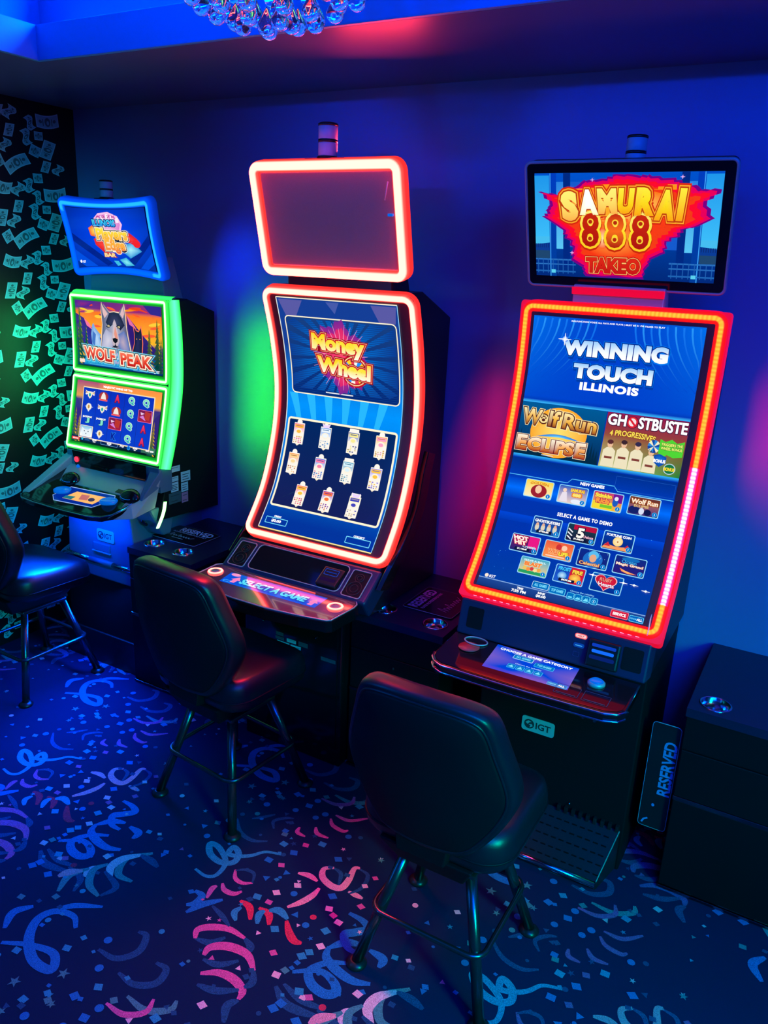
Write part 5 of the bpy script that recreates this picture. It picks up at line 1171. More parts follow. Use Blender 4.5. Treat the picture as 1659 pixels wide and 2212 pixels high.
# speaker and bill panel below the display
P2 = Plane((-2.042, 2.452, .8755), (1, 0, 0), (0, -.110, -.077))
g = G().use('navy_panel'); g.hull([P2(-.018, .148, -.09), P2(.668, .148, -.09), P2(.668, -.012, -.09), P2(-.018, -.012, -.09), P2(-.018, .148, 0), P2(.668, .148, 0), P2(.668, -.012, 0), P2(-.018, -.012, 0)], .012, 3)
pan = g.build('lower_panel', r2)
for u0, u1 in ((.006, .088), (.556, .638)):
    g = G().use('black_matte'); a = Art(P2); pts = a.rrect(u0, .012, u1, .132, .010)
    n = len(pts); b_ = len(g.v); g.v.extend([P2(u, v, .0015) for u, v in pts]); g.face(list(range(b_, b_ + n)))
    sp = g.build('speaker', pan)
    pts2 = a.rrect(u0, .012, u1, .132, .010, 6)
    G().use('silver_paint').tube([P2(u, v, .002) for u, v in pts2], .0022, 8, True).build('trim_ring', sp)
    cu = (u0 + u1) / 2
    for cv, rr_ in ((.045, .018), (.094, .030)):
        for q in (1.0, .55):
            G().use('black_plastic').tube([P2(cu + rr_ * q * math.cos(t * math.pi / 14), cv + rr_ * q * math.sin(t * math.pi / 14), .002) for t in range(28)], .0018, 6, True).build('cone', sp)
a = Art(P2); pts = a.rrect(.104, .006, .540, .128, .022, 6)
g = G().use('dark_glass'); b_ = len(g.v); g.v.extend([P2(u, v, .0012) for u, v in pts]); g.face(list(range(b_, b_ + len(pts)))); bp = g.build('bill_panel', pan)
G().use('silver_paint').tube([P2(u, v, .002) for u, v in pts], .0022, 8, True).build('trim_ring', bp)
g = G().use('black_plastic'); g.hull([P2(.436, .120, .001), P2(.528, .120, .001), P2(.528, .030, .001), P2(.436, .030, .001), P2(.438, .118, .016), P2(.526, .118, .016), P2(.526, .034, .010), P2(.438, .034, .010)], .004); ba = g.build('bill_acceptor', pan)
a = Art(P2, ART, .0004, .014); a.frame(.452, .046, .512, .072, .003, .002, rgb(20, 70, 190), 1); a.quad(.458, .057, .506, .061, rgb(10, 50, 150), 1); a.quad(.448, .086, .516, .105, rgb(30, 0, 6), 2); a.build('bill_slot', ba)
# button deck
zd2 = lambda y: .787 + .02 * (y - 2.18)
keys = [(-2.081, 2.212), (-2.072, 2.190), (-1.945, 2.120), (-1.81, 2.105), (-1.659, 2.105), (-1.52, 2.122), (-1.415, 2.142), (-1.398, 2.156), (-1.385, 2.290), (-1.390, 2.320), (-1.41, 2.345), (-2.045, 2.355), (-2.066, 2.345), (-2.082, 2.325)]
deck = deck_slab(keys, zd2, .05, 'black_gloss', .008).build('button_deck', r2)
g = G().use('deck_glass'); inner = offset_in(keys, .012); b_ = len(g.v); g.v.extend([(x, y, zd2(y) + .0012) for x, y in inner]); g.face(list(range(b_, b_ + len(inner)))); g.build('glass_top', deck)
G().use('silver_paint').tube([(x, y, zd2(y) + .0005) for x, y in offset_in(keys, .006)], .003, 8, True).build('trim_ring', deck)
D2 = Plane((-2.10, 2.18, .787 + .0016), (1, 0, 0), (0, -1, -.02))
def d2(x, y): return D2.uv((x, y, zd2(y)))
a = Art(D2, DECK_ART, .0004)
q = [d2(-1.969, 2.294), d2(-1.515, 2.305), d2(-1.509, 2.207), d2(-1.954, 2.202)]
a.poly(q, rgb(0, 80, 220), 0, None, rgb(0, 60, 190))
a.text('SELECT A GAME', *d2(-1.725, 2.247), .31, .046, rgb(90, 225, 255), 2, .045, .0, outline=[(.08, rgb(0, 50, 170))])
for x in (-1.905, -1.540):
    cu, cv = d2(x, 2.243); a.poly([(cu - .022, cv + .002), (cu, cv - .028), (cu + .022, cv + .002), (cu + .010, cv + .002), (cu + .010, cv + .026), (cu - .010, cv + .026), (cu - .010, cv + .002)], rgb(255, 130, 190), 2, (cu, cv))
cu, cv = d2(-1.935, 2.282); a.ell(cu, cv, .022, .012, rgb(255, 150, 200), 2)
cu, cv = d2(-1.955, 2.220); a.frame(cu + .01, cv - .006, cu + .045, cv + .008, .002, .002, rgb(80, 210, 255), 2)
a.build('touch_panel', deck)
for x, y in ((-2.026, 2.263), (-1.449, 2.255)):
    cu, cv = d2(x, y)
    g = G().use('button_grey'); g.lathe((x, y, zd2(y)), [(.020, 0), (.020, .006), (.014, .009), (.0, .0095)], 28, capt=False); bt = g.build('button', deck)
    pts = [(cu + .026 * math.cos(t * math.pi / 20), cv + .026 * math.sin(t * math.pi / 20)) for t in range(40)]
    led_ring(D2, 0, 0, 0, 0, 0, [(-.006, .002, RED_HALO), (-.003, .006, RED_CORE), (.003, .006, RED_CORE), (.006, .001, RED_HALO)], True, pts=pts).build('button_ring', bt)
# lower front: lock, screws, labels
B2 = Plane((-2.0, 2.394, .70), (1, 0, 0), (0, 0, -1))
def b2(x, z): return (x + 2.0, .70 - z)
for n_, (x0, z0, x1, z1, m_) in enumerate(((-1.824, .535, -1.785, .520, 'label_dark'), (-1.826, .515, -1.782, .502, 'label_dark'), (-1.769, .518, -1.722, .502, 'label_paper'), (-1.818, .497, -1.755, .470, 'label_paper'), (-1.750, .496, -1.698, .466, 'label_paper'), (-1.711, .520, -1.664, .500, 'label_dark'), (-1.600, .486, -1.53, .470, 'label_dark'))):
    u0, v0 = b2(x0, z0); u1, v1 = b2(x1, z1); sticker(o_base, B2, u0, v0, u1, v1, m_, 2 if n_ in (3, 4) else 1)
def stud(parent, P, u, v, r, m='chrome', nm='screw', ring=False):
    if ring: return G().use(m).tube([P(u + r * math.cos(t * math.pi / 12), v + r * math.sin(t * math.pi / 12), .002) for t in range(24)], .0022, 6, True).build(nm, parent)
    rings = []
    for q, h in ((1, 0), (.95, .004), (.6, .007), (.05, .008)): rings.append([P(u + r * q * math.cos(t * math.pi / 8), v + r * q * math.sin(t * math.pi / 8), h) for t in range(16)])
    return G().use(m).loft(rings).build(nm, parent)
stud(o_base, B2, *b2(-1.953, .585), .011, 'chrome', 'lock', True); stud(o_base, B2, *b2(-1.887, .566), .003); stud(o_base, B2, *b2(-1.624, .560), .003)
G().use('label_paper').hull([(-1.64, 2.392, .612), (-1.565, 2.392, .600), (-1.565, 2.398, .600), (-1.64, 2.398, .612), (-1.64, 2.392, .614), (-1.565, 2.392, .615), (-1.565, 2.398, .615), (-1.64, 2.398, .614)]).build('sticker', o_base)

# ================================================================== machine on the right (title: Winning Touch)
r3 = thing('slot_machine', (-.64, 2.55, 0), 'slot machine with red and amber lit curved screen of many game tiles, at the right', 'slot machine', 'slot machines along the wall')
g = G().use('black_matte'); g.box(-.93, -.365, 2.44, 2.97, .0, .80, .006); o_base = g.build('base_cabinet', r3)
pr = off_profile(M3, .045)
g = G().use('black_plastic'); g.prism([(pr[0][0], pr[0][1])] + pr[1:] + [(2.30, .90), (2.40, .78), (2.97, .78), (2.97, 1.75), (2.66, 1.90)], ex, -.925, -.355, .004); g.build('cabinet', r3)
mat('red_acrylic', (0.55, 0.02, 0.03), 0.35, emit=(1.0, 0.0, 0.03), estr=0.75)
g = sheet(M3, -.016, -.012, .631, 1.0, -.045, -.005, G().use('red_acrylic')); disp = g.build('curved_display', r3)
sheet(M3, .016, .016, .599, .972, -.005, -.0015, G().use('bezel_red')).build('bezel', disp)
screen_touch(M3).build('screen', disp)
def amber(s, u, v):
    k = .5 + .5 * math.cos(s * 2 * math.pi / .0125)
    if u > .58 and .45 < v < .88: return (6 + 5 * k, .35 + 1.6 * k, 1.3 + 1.9 * k, 1)     # pinker diodes on part of the right side
    return (7.5, .42 + .26 * k, .022 + .03 * k, 1)
def amber_e(s, u, v):
    if u > .58 and .45 < v < .88: return (3.2, .02, .45, 1)
    return (2.4, .012, .01, 1)
RIM = (1.6, .006, .006, 1); RIM2 = (1.2, .0, .04, 1)
prof = [(-.017, -.001, RIM), (-.0085, .003, amber_e), (-.0045, .006, amber), (0, .008, amber), (.0045, .006, amber), (.0085, .003, amber_e), (.015, .0, RIM), (.020, -.012, RIM2), (.021, -.04, RIM2)]
led_ring(M3, .0065, .006, .6085, .974, .022, prof, step=.003).build('light_strip', disp)
# dashes of light in the lower lip
g = G().use(LED)
for k in range(24):
    u = .04 + k * .0225; c_ = (2.2, .5, .9, 1)
    g.add([M3(u, .9935, .002), M3(u + .011, .9935, .002), M3(u + .011, .9955, .002), M3(u, .9955, .002)], [(0, 1, 2, 3)], False, [c_] * 4)
g.build('lip_light', disp)
# top monitor
g = sheet(T3, .004, -.004, .608, .372, -.040, -.004, G().use('black_plastic'), 6, .020); top = g.build('top_monitor', r3)
pts = Art.rrect(None, .003, -.004, .609, .373, .018, 6)
G().use('silver_paint').tube([T3(u, v, -.006) for u, v in pts], .0055, 8, True).build('rim', top)
G().use('black_gloss'); sheet(T3, .008, .0, .604, .368, -.004, -.001, G().use('black_gloss'), 6).build('bezel', top)
screen_topper(T3).build('screen', top)
g = G().use('silver_paint'); g.hull([(-.800, 2.60, 1.895), (-.515, 2.60, 1.895), (-.515, 2.68, 1.895), (-.800, 2.68, 1.895), (-.800, 2.598, 1.958), (-.515, 2.598, 1.958), (-.515, 2.65, 1.958), (-.800, 2.65, 1.958)], .004); g.build('neck', r3)
G().use('red_acrylic').hull([(-.800, 2.588, 1.928), (-.515, 2.588, 1.928), (-.515, 2.598, 1.928), (-.800, 2.598, 1.928), (-.800, 2.582, 1.950), (-.515, 2.582, 1.950), (-.515, 2.598, 1.950), (-.800, 2.598, 1.950)]).build('neck_glow', r3)  # added glowing strip, imitates the red LED light falling on the neck
signal_lamp(r3, -.645, 2.555, 2.287, .028, .094)
# lower panel
P3 = Plane((-.952, 2.251, .957), (1, 0, 0), (0, -.025, -.100))
g = G().use('navy_panel'); g.hull([P3(0, .116, -.10), P3(.612, .116, -.10), P3(.612, -.004, -.10), P3(0, -.004, -.10), P3(0, .116, 0), P3(.612, .116, 0), P3(.612, -.004, 0), P3(0, -.004, 0)], .006); pan = g.build('lower_panel', r3)
sheet_a = Art(P3); 
for u0, u1 in ((.03, .085), (.535, .595)):
    g = G().use('black_matte'); pts = sheet_a.rrect(u0, .02, u1, .09, .006); b_ = len(g.v); g.v.extend([P3(u, v, .001) for u, v in pts]); g.face(list(range(b_, b_ + len(pts)))); g.build('speaker', pan)
g = G().use('black_plastic'); g.hull([P3(.432, .104, 0), P3(.530, .104, 0), P3(.530, .018, 0), P3(.432, .018, 0), P3(.434, .100, .022), P3(.528, .100, .022), P3(.528, .022, .012), P3(.434, .022, .012)], .005); ba = g.build('bill_acceptor', pan)
a = Art(P3, ART, .0004, .019)
a.rr(.445, .030, .518, .040, .004, rgb(10, 60, 190), 1); a.rr(.447, .048, .514, .058, .004, rgb(20, 110, 255), 2); a.rr(.442, .066, .518, .078, .005, rgb(5, 30, 110), 1); a.ell(.478, .090, .030, .008, rgb(10, 50, 150), 1)
a.build('bill_slot', ba)
a = Art(P3, ART, .0005, .002); a.rr(.386, .016, .424, .031, .007, rgb(255, 110, 120), 1); a.rr(.389, .019, .421, .028, .0045, rgb(255, 215, 215), 2); a.text('HELP', .405, .0235, .020, .005, rgb(220, 40, 60), 3, .03); a.build('service_button', pan)
a = Art(P3, ART, .0005, .002); a.rr(.386, .046, .420, .060, .006, rgb(0, 60, 160), 1); a.quad(.392, .052, .414, .055, rgb(60, 160, 240), 2); a.build('payout_button', pan)
a = Art(P3, ART, .0005, .002); a.frame(.390, .074, .408, .088, .002, .0012, rgb(10, 40, 120), 1); a.build('reader_window', pan)
# deck
zd3 = lambda y: .832 + .06 * (y - 2.04)
keys = [(-.958, 2.075), (-.952, 2.05), (-.935, 2.027), (-.907, 2.013), (-.80, 2.011), (-.636, 2.010), (-.50, 2.015), (-.405, 2.020), (-.368, 2.035), (-.352, 2.06), (-.350, 2.225), (-.955, 2.232)]
deck = deck_slab(keys, zd3, .035, 'black_gloss', .007).build('button_deck', r3)
g = G().use('dark_glass'); inner = offset_in(keys, .010); b_ = len(g.v); g.v.extend([(x, y, zd3(y) + .0012) for x, y in inner]); g.face(list(range(b_, b_ + len(inner)))); g.build('glass_top', deck)
lip = offset_in(keys[:10], -.004); G().use('chrome').tube([(x, y, zd3(y) - .003) for x, y in keys[:10]], .0035, 8).build('trim_ring', deck)
G().use('chrome').tube([(x, y, zd3(y) - .026) for x, y in keys[:10]], .0035, 8).build('trim_ring', deck)
D3 = Plane((-1.0, 2.04, .832 + .0016), (1, 0, 0), (0, -1, -.06))
def d3(x, y): return D3.uv((x, y, zd3(y)))
a = Art(D3, DECK_ART, .0004)
qa, qb, qc, qd_ = d3(-.801, 2.218), d3(-.531, 2.209), d3(-.526, 2.075), d3(-.793, 2.070)
q = []
for p0, p1 in ((qa, qb), (qb, qc), (qc, qd_), (qd_, qa)):
    for k in range(4): q.append((p0[0] + (p1[0] - p0[0]) * k / 4, p0[1] + (p1[1] - p0[1]) * k / 4))
a.poly(q, lambda u, v: clerp(rgb(20, 70, 215), rgb(150, 105, 185), .22 + .38 * math.sin(u * 23 + v * 31)), 0)
a.text('CHOOSE A GAME CATEGORY', *d3(-.666, 2.196), .235, .013, WHITE, 2, .03, .02)
def btn3(x, y, w_, h_, s, bright=False):
    cu, cv = d3(x, y); a.rr(cu - w_ / 2, cv - h_ / 2, cu + w_ / 2, cv + h_ / 2, .003, rgb(200, 240, 255) if bright else rgb(70, 190, 245), 2); a.rr(cu - w_ / 2 + .0015, cv - h_ / 2 + .0015, cu + w_ / 2 - .0015, cv + h_ / 2 - .0015, .002, rgb(0, 120, 200), 3)
    if s: a.text(s, cu, cv, w_ * .72, h_ * .4, rgb(130, 230, 255), 4, .03)
btn3(-.698, 2.174, .064, .025, 'ALL GAMES', True); btn3(-.626, 2.160, .062, .024, 'TOP GAMES')
a.text('Choose the volatility', *d3(-.668, 2.135), .085, .008, rgb(190, 225, 255), 2, .02)
for k in range(4): btn3(-.715 + .0285 * k, 2.115, .0255, .025, None); cu, cv = d3(-.715 + .0285 * k, 2.115); a.poly([(cu - .008, cv + .007), (cu, cv - .007), (cu + .008, cv + .007)], rgb(130, 230, 255), 5)
btn3(-.560, 2.084, .060, .018, None); a.text('DENOM', *d3(-.575, 2.084), .022, .006, rgb(130, 230, 255), 4, .03); a.text('ALL', *d3(-.547, 2.084), .020, .009, WHITE, 4, .05)
a.build('touch_panel', deck)
g = G().use('silver_paint'); g.lathe((-.463, 2.151, zd3(2.151)), [(.026, 0), (.026, .008), (.021, .012)], 32, capt=False); bt = g.build('button', deck)
G().use('blue_lamp').lathe((-.463, 2.151, zd3(2.151) + .012), [(.021, 0), (.015, .004), (.001, .005)], 32).build('button_cap', bt)
g = G().use('silver_paint'); g.tube([(-.868 + .038 * math.cos(t * math.pi / 18), 2.195 + .026 * math.sin(t * math.pi / 18), zd3(2.195) + .004) for t in range(36)], .0025, 8, True); g.build('ring', deck)
mat('red_disc_print', (0.45, 0.05, 0.06), 0.3)
G().use('red_disc_print').lathe((-.873, 2.152, zd3(2.152)), [(.034, .002), (.034, .004), (.001, .005)], 32).build('round_pad', deck)
a = Art(D3, MATS['label_dark'], .0004, .0006)
for x0, x1 in ((-.560, -.490), (-.478, -.404)):
    u0, v0 = d3(x0, 2.099); u1, v1 = d3(x1, 2.048); a.frame(u0, v0, u1, v1, .002, .0016, None, 1); a.quad(u0 + .006, v1 - .008, u1 - .006, v1 - .005, None, 1)
plain(a).build('printed_panel', deck)
for x in (-.925, -.892, -.465, -.431): G().use('dark_chrome').lathe((x, 2.040, .782), [(.001, 0), (.008, .002), (.012, .010), (.012, .022), (.006, .026)], 20).build('under_lamp', deck)
# base front: badge, footrest
flat_badge(o_base, Plane((-.764, 2.439, .4885), (1, 0, 0), (0, 0, -1)), .119, .056)
g = G().use('tread'); g.hull([(-.80, 2.30, .005), (-.405, 2.30, .005), (-.375, 2.44, .005), (-.80, 2.44, .005), (-.80, 2.30, .035), (-.405, 2.30, .035), (-.375, 2.44, .165), (-.80, 2.44, .165)], .004); g.use('black_matte')
for k in range(13):
    x = -.76 + k * .028
    for j in range(5):
        y = 2.315 + j * .024; z = .035 + (y - 2.30) * (.13 / .14)
        g.box(x, x + .018, y, y + .006, z - .002, z + .0035)
fr = g.build('footrest', o_base)
G().use('chrome').tube([(-.80, 2.286, .036), (-.407, 2.286, .036)], .011, 16).build('footrest_bar', fr)
g = G().use('black_plastic')
for k in range(9): x = -.60 + k * .026; g.box(x, x + .012, 2.425, 2.440, .162, .185, .001)
g.build('vent_teeth', o_base)
stud(o_base, Plane((-.93, 2.439, .8), (1, 0, 0), (0, 0, -1)), .37, .60, .004)
G().use('label_paper').hull([(-.354, 2.22, 1.000), (-.353, 2.22, 1.000), (-.353, 2.24, 1.005), (-.354, 2.24, 1.005), (-.354, 2.225, 1.05), (-.353, 2.225, 1.05), (-.353, 2.245, 1.06), (-.354, 2.245, 1.06)]).build('sticker', r3)

# ================================================================== machine on the left (title: Wolf Peak)
r1 = thing('slot_machine', (-2.95, 2.60, 0), 'slot machine with green lit twin screens, standing beside the banknote wall', 'slot machine', 'slot machines along the wall')
S1 = lambda u, v, h=0.0: M1(u * K1, v * K1, h)
ST1 = lambda u, v, h=0.0: T1(u * K1, v * K1, h)
g = G().use('blue_grey_paint'); g.hull([(-3.20, 2.50, .55), (-2.72, 2.50, .55), (-2.72, 2.97, .55), (-3.20, 2.97, .55), (-3.18, 2.50, .84), (-2.76, 2.50, .84), (-2.76, 2.97, .84), (-3.18, 2.97, .84)], .008); o_base = g.build('base_cabinet', r1)
G().use('blue_grey_paint').box(-3.20, -2.72, 2.468, 2.97, .475, .548, .008).build('base_shelf', o_base)
G().use('black_matte').box(-3.20, -2.725, 2.485, 2.97, .0, .475, .004).build('lower_box', o_base)
G().use('black_plastic').box(-3.22, -2.725, 2.475, 2.97, .0, .17, .004).build('plinth', o_base)
G().use('chrome').tube([(-3.18, 2.476, .556), (-3.02, 2.476, .556)], .013, 12).build('hinge', o_base); G().use('blue_grey_paint').tube([(-3.02, 2.476, .556), (-2.86, 2.476, .556)], .014, 12).build('hinge', o_base); G().use('chrome').tube([(-2.86, 2.476, .556), (-2.715, 2.476, .556)], .013, 12).build('hinge', o_base)
flat_badge(o_base, Plane((-2.982, 2.499, .716), (1, 0, 0), (0, 0, -1)), .115, .060)
G().use('blue_grey_paint').box(-3.015, -2.90, 2.494, 2.502, .600, .642, .004).build('recess_plate', o_base)
G().use('silver_paint').box(-3.02, -2.895, 2.490, 2.502, .594, .600, .001).build('handle', o_base)
# pod with the round lock at the right of the base
g = G().use('blue_grey_paint'); g.hull([(-2.750, 2.600, .712), (-2.655, 2.612, .712), (-2.655, 2.66, .712), (-2.750, 2.66, .712), (-2.765, 2.505, .84), (-2.655, 2.530, .86), (-2.655, 2.70, .86), (-2.765, 2.70, .84)], .010); pod = g.build('side_pod', r1)
PP = Plane((-2.765, 2.500, .84), (.11, .02, 0), (.0, .092, -.141))
stud(pod, PP, .050, .070, .020, 'black_gloss', 'lock')
# cabinet and display
pr = off_profile(M1, .05)
g = G().use('black_matte'); g.prism([(pr[0][0], pr[0][1])] + pr[1:] + [(2.625, .97), (2.57, .80), (2.98, .78), (2.98, 1.74), (2.80, 1.80)], ex, -3.235, -2.640, .004); cab = g.build('cabinet', r1)
GC, GM, GE = (1.5, 8.0, 1.3, 1), (.12, 2.8, .16, 1), (.004, .22, .012, 1)
g = sheet(M1, -.002, -.014, .620, .745, -.048, -.004, G().use('bezel')); disp = g.build('twin_display', r1)
screen_wolf(S1).build('screen', disp)
prof = [(-.024, -.001, (.002, .06, .004, 1)), (-.022, -.001, GE), (-.011, .001, (.01, .50, .03, 1)), (-.0055, .004, GM), (-.0035, .006, GC), (.0035, .006, GC), (.0055, .004, GM), (.012, -.002, (.03, 1.3, .10, 1))]
led_ring(S1, .0035, -.004, .5905, .3345, .008, prof).build('light_strip', disp)
led_ring(S1, .0035, .3625, .5935, .6925, .008, prof).build('light_strip', disp)
# side diffusers: a band that bulges back from the edge of the door
for side in (1, -1):
    g = G().use(LED); vs, cs = [], []
    for j in range(31):
        t = j / 30; v = -.016 + .756 * t; bul = math.sin(math.pi * min(1, max(0, t * .94 + .03))) ** .6
        for q, (dx, dh, c_) in enumerate(((.0, -.002, (.05, 1.5, .12, 1)), (.010, -.006, (.02, .55, .05, 1)), (.016, -.012, (.10, 2.2, .30, 1)), (.030, -.030, (.16, 4.6, .75, 1)), (.034, -.052, (.06, 2.4, .25, 1)), (.034, -.060, (.01, .6, .05, 1)))):
            u = (.622 + dx * (.35 + .65 * bul) * 1.0) if side > 0 else (.004 - dx * (.35 + .65 * bul) * .5)
            vs.append(M1(u, v, dh)); cs.append(c_)
    fs = [(j * 6 + k, j * 6 + k + 1, (j + 1) * 6 + k + 1, (j + 1) * 6 + k) for j in range(30) for k in range(5)]
    g.add(vs, fs, True, cs); g.build('side_light', disp)
g = G().use(LED); vs, cs = [], []
for i in range(2):
    for q, (v, h, c_) in enumerate(((-.006, -.002, (.04, 1.4, .12, 1)), (-.024, -.02, (.05, 1.6, .25, 1)), (-.030, -.04, (.01, .5, .06, 1)))): vs.append(M1(-.002 + .640 * i, v, h)); cs.append(c_)
g.add(vs, [(0, 1, 4, 3), (1, 2, 5, 4)], True, cs); g.build('top_light', disp)
# head and blue top monitor
G().use('blue_grey_paint').hull([(-3.18, 2.72, 1.79), (-2.70, 2.72, 1.79), (-2.70, 2.84, 1.79), (-3.18, 2.84, 1.79), (-3.16, 2.72, 1.98), (-2.72, 2.72, 1.98), (-2.72, 2.80, 1.98), (-3.16, 2.80, 1.98)], .006).build('neck', r1)
g = sheet(T1, .004, .004, .577, .347, -.038, -.006, G().use('bezel'), 8, .030); top = g.build('top_monitor', r1)
screen_club(ST1).build('screen', top)
BL, BLh = (.0, .12, 1.3, 1), (.01, .42, 2.2, 1)
def bcol(s, u, v): return (.02, .55, 2.4, 1) if (u > .5 or v < .05) else (.0, .16, 1.6, 1)
prof = [(-.020, -.004, (0, .015, .20, 1)), (-.014, .002, BL), (-.008, .006, bcol), (.002, .006, bcol), (.006, .004, BL), (.016, .0, (0, .07, .95, 1)), (.020, -.012, (0, .04, .6, 1)), (.020, -.038, (0, .02, .35, 1))]
led_ring(ST1, .016, .015, .544, .3235, .018, prof).build('light_strip', top)
G().use('black_plastic').box(-3.04, -2.95, 2.65, 2.72, 2.185, 2.215, .003).build('lamp_plinth', r1)
signal_lamp(r1, -2.995, 2.685, 2.213, .027, .078)
# panel between screen and deck
g = G().use('blue_grey_paint'); g.hull([(-3.255, 2.585, .93), (-2.635, 2.585, .93), (-2.635, 2.66, .93), (-3.255, 2.66, .93), (-3.255, 2.575, 1.052), (-2.635, 2.575, 1.052), (-2.635, 2.66, 1.052), (-3.255, 2.66, 1.052)], .004); pan = g.build('lower_panel', r1)
PL = Plane((-3.208, 2.572, 1.055), (1, 0, 0), (0, .008, -.125))
a = Art(PL, MATS['dark_glass'], .0004, .004); a.poly([(.0, .0), (.50, .0), (.498, .05), (.475, .100), (.44, .122), (.10, .122), (.05, .108), (.012, .07)], None, 0); plain(a).build('bill_panel', pan)
stud(pan, Plane((-3.208, 2.566, 1.055), (1, 0, 0), (0, .008, -.125)), .030, .044, .014, 'red_lamp', 'service_button'); stud(pan, Plane((-3.208, 2.566, 1.055), (1, 0, 0), (0, .008, -.125)), .036, .080, .011, 'blue_lamp', 'payout_button')
# deck tray
zd1 = lambda y: .86 + .5 * (y - 2.35)
keys = [(-3.325, 2.352), (-3.300, 2.333), (-3.20, 2.325), (-2.99, 2.322), (-2.84, 2.326), (-2.765, 2.338), (-2.718, 2.365), (-2.685, 2.42), (-2.668, 2.50), (-2.655, 2.585), (-3.262, 2.585), (-3.275, 2.47)]
deck = deck_slab(keys, zd1, .028, 'black_gloss', .006).build('button_deck', r1)
inner = offset_in(keys, .012)
inner = [(x, min(y, 2.475)) for x, y in inner]
g = G().use('dark_glass'); b_ = len(g.v); g.v.extend([(x, y, zd1(y) + .0015) for x, y in inner]); g.face(list(range(b_, b_ + len(inner)))); g.build('glass_top', deck)
g = G().use('silver_paint'); q = [(-3.19, 2.47), (-2.69, 2.47), (-2.675, 2.583), (-3.25, 2.583)]; g.hull([(x, y, zd1(y) - .002) for x, y in q] + [(x, y, zd1(y) + .004) for x, y in q], .002); g.build('slope_plate', deck)
G().use('chrome').tube([(x, y, zd1(y) - .002) for x, y in keys[:10]], .0035, 8).build('trim_ring', deck)
D1 = Plane((-3.33, 2.35, .86 + .002), (1, 0, 0), (0, -1, -.5))
def d1(x, y): return D1.uv((x, y, zd1(y)))
a = Art(D1, ART, .0005)
oc = [d1(*q) for q in ((-3.085, 2.452), (-2.80, 2.462), (-2.782, 2.44), (-2.857, 2.372), (-3.10, 2.360), (-3.135, 2.385))]
a.poly(oc, rgb(0, 36, 150), 0); a.line(oc, .004, rgb(150, 190, 255), 2, True)
a.poly([d1(-3.024, 2.435), d1(-2.835, 2.442), d1(-2.87, 2.388), d1(-3.067, 2.382)], lambda u, v: clerp(rgb(255, 190, 110), rgb(120, 120, 110), min(1, max(0, v * 9 + .2))), 2)
a.poly([d1(-2.98, 2.425), d1(-2.93, 2.43), d1(-2.92, 2.40), d1(-2.97, 2.395)], rgb(200, 110, 110), 3); a.poly([d1(-3.06, 2.40), d1(-3.0, 2.405), d1(-3.01, 2.385), d1(-3.065, 2.383)], rgb(30, 120, 130), 3); a.ell(*d1(-2.90, 2.41), .02, .012, rgb(60, 50, 90), 3)
a.build('touch_panel', deck)
mat('blue_button', (0.01, 0.12, 0.4), 0.2, emit=(0.0, 0.16, 0.8), estr=0.55)
for x, y in ((-3.105, 2.418), (-2.797, 2.420)): G().use('blue_button').lathe((x, y, zd1(y)), [(.042, 0), (.042, .012), (.034, .017), (.001, .018)], 32).build('button', deck)
for x, y in ((-3.13, 2.485), (-2.715, 2.470)):
    g = G().use('black_gloss'); rings = []
    for q, h in ((1, 0), (.96, .014), (.75, .026), (.4, .033), (.05, .035)): rings.append([(x + .058 * q * math.cos(t * math.pi / 14), y + .034 * q * math.sin(t * math.pi / 14), zd1(y) + h + .5 * .034 * q * math.sin(t * math.pi / 14)) for t in range(28)])
    g.loft(rings); dm = g.build('speaker_dome', deck)
    G().use('blue_lamp').tube([(x + .050 * math.cos(t), y + .029 * math.sin(t), zd1(y) + .016 + .5 * .029 * math.sin(t)) for t in [math.pi * 1.15 + k * .08 for k in range(22)]], .0022, 6).build('dome_light', dm)
G().use('black_plastic').hull([(x, y, zd1(y)) for x, y in ((-2.82, 2.478), (-2.775, 2.478), (-2.772, 2.498), (-2.817, 2.498))] + [(x, y, zd1(y) + .006) for x, y in ((-2.82, 2.478), (-2.775, 2.478), (-2.772, 2.498), (-2.817, 2.498))]).build('card_reader', deck)
# silver cheeks either side of the tray
g = G().use('pale_cheek'); g.hull([(-2.76, 2.345, .835), (-2.655, 2.43, .840), (-2.640, 2.55, .868), (-2.70, 2.55, .868), (-2.715, 2.362, .862), (-2.672, 2.44, .900), (-2.632, 2.585, 1.0), (-2.69, 2.585, 1.0)], .004); g.build('cheek', r1)
G().use('blue_grey_paint').hull([(-2.668, 2.475, .920), (-2.645, 2.475, .915), (-2.632, 2.600, .97), (-2.66, 2.600, .97), (-2.664, 2.485, .935), (-2.648, 2.485, .93), (-2.632, 2.600, 1.055), (-2.70, 2.600, 1.052)], .003).build('cheek_top', r1)
g = G().use('pale_cheek'); g.hull([(-3.335, 2.36, .845), (-3.285, 2.36, .845), (-3.245, 2.60, .90), (-3.265, 2.60, .90), (-3.330, 2.365, .872), (-3.285, 2.365, .872), (-3.215, 2.600, 1.04), (-3.265, 2.600, 1.04)], .004); g.build('cheek', r1)
G().use('black_plastic').box(-3.10, -2.90, 2.36, 2.44, .815, .842, .008).build('under_bracket', deck)
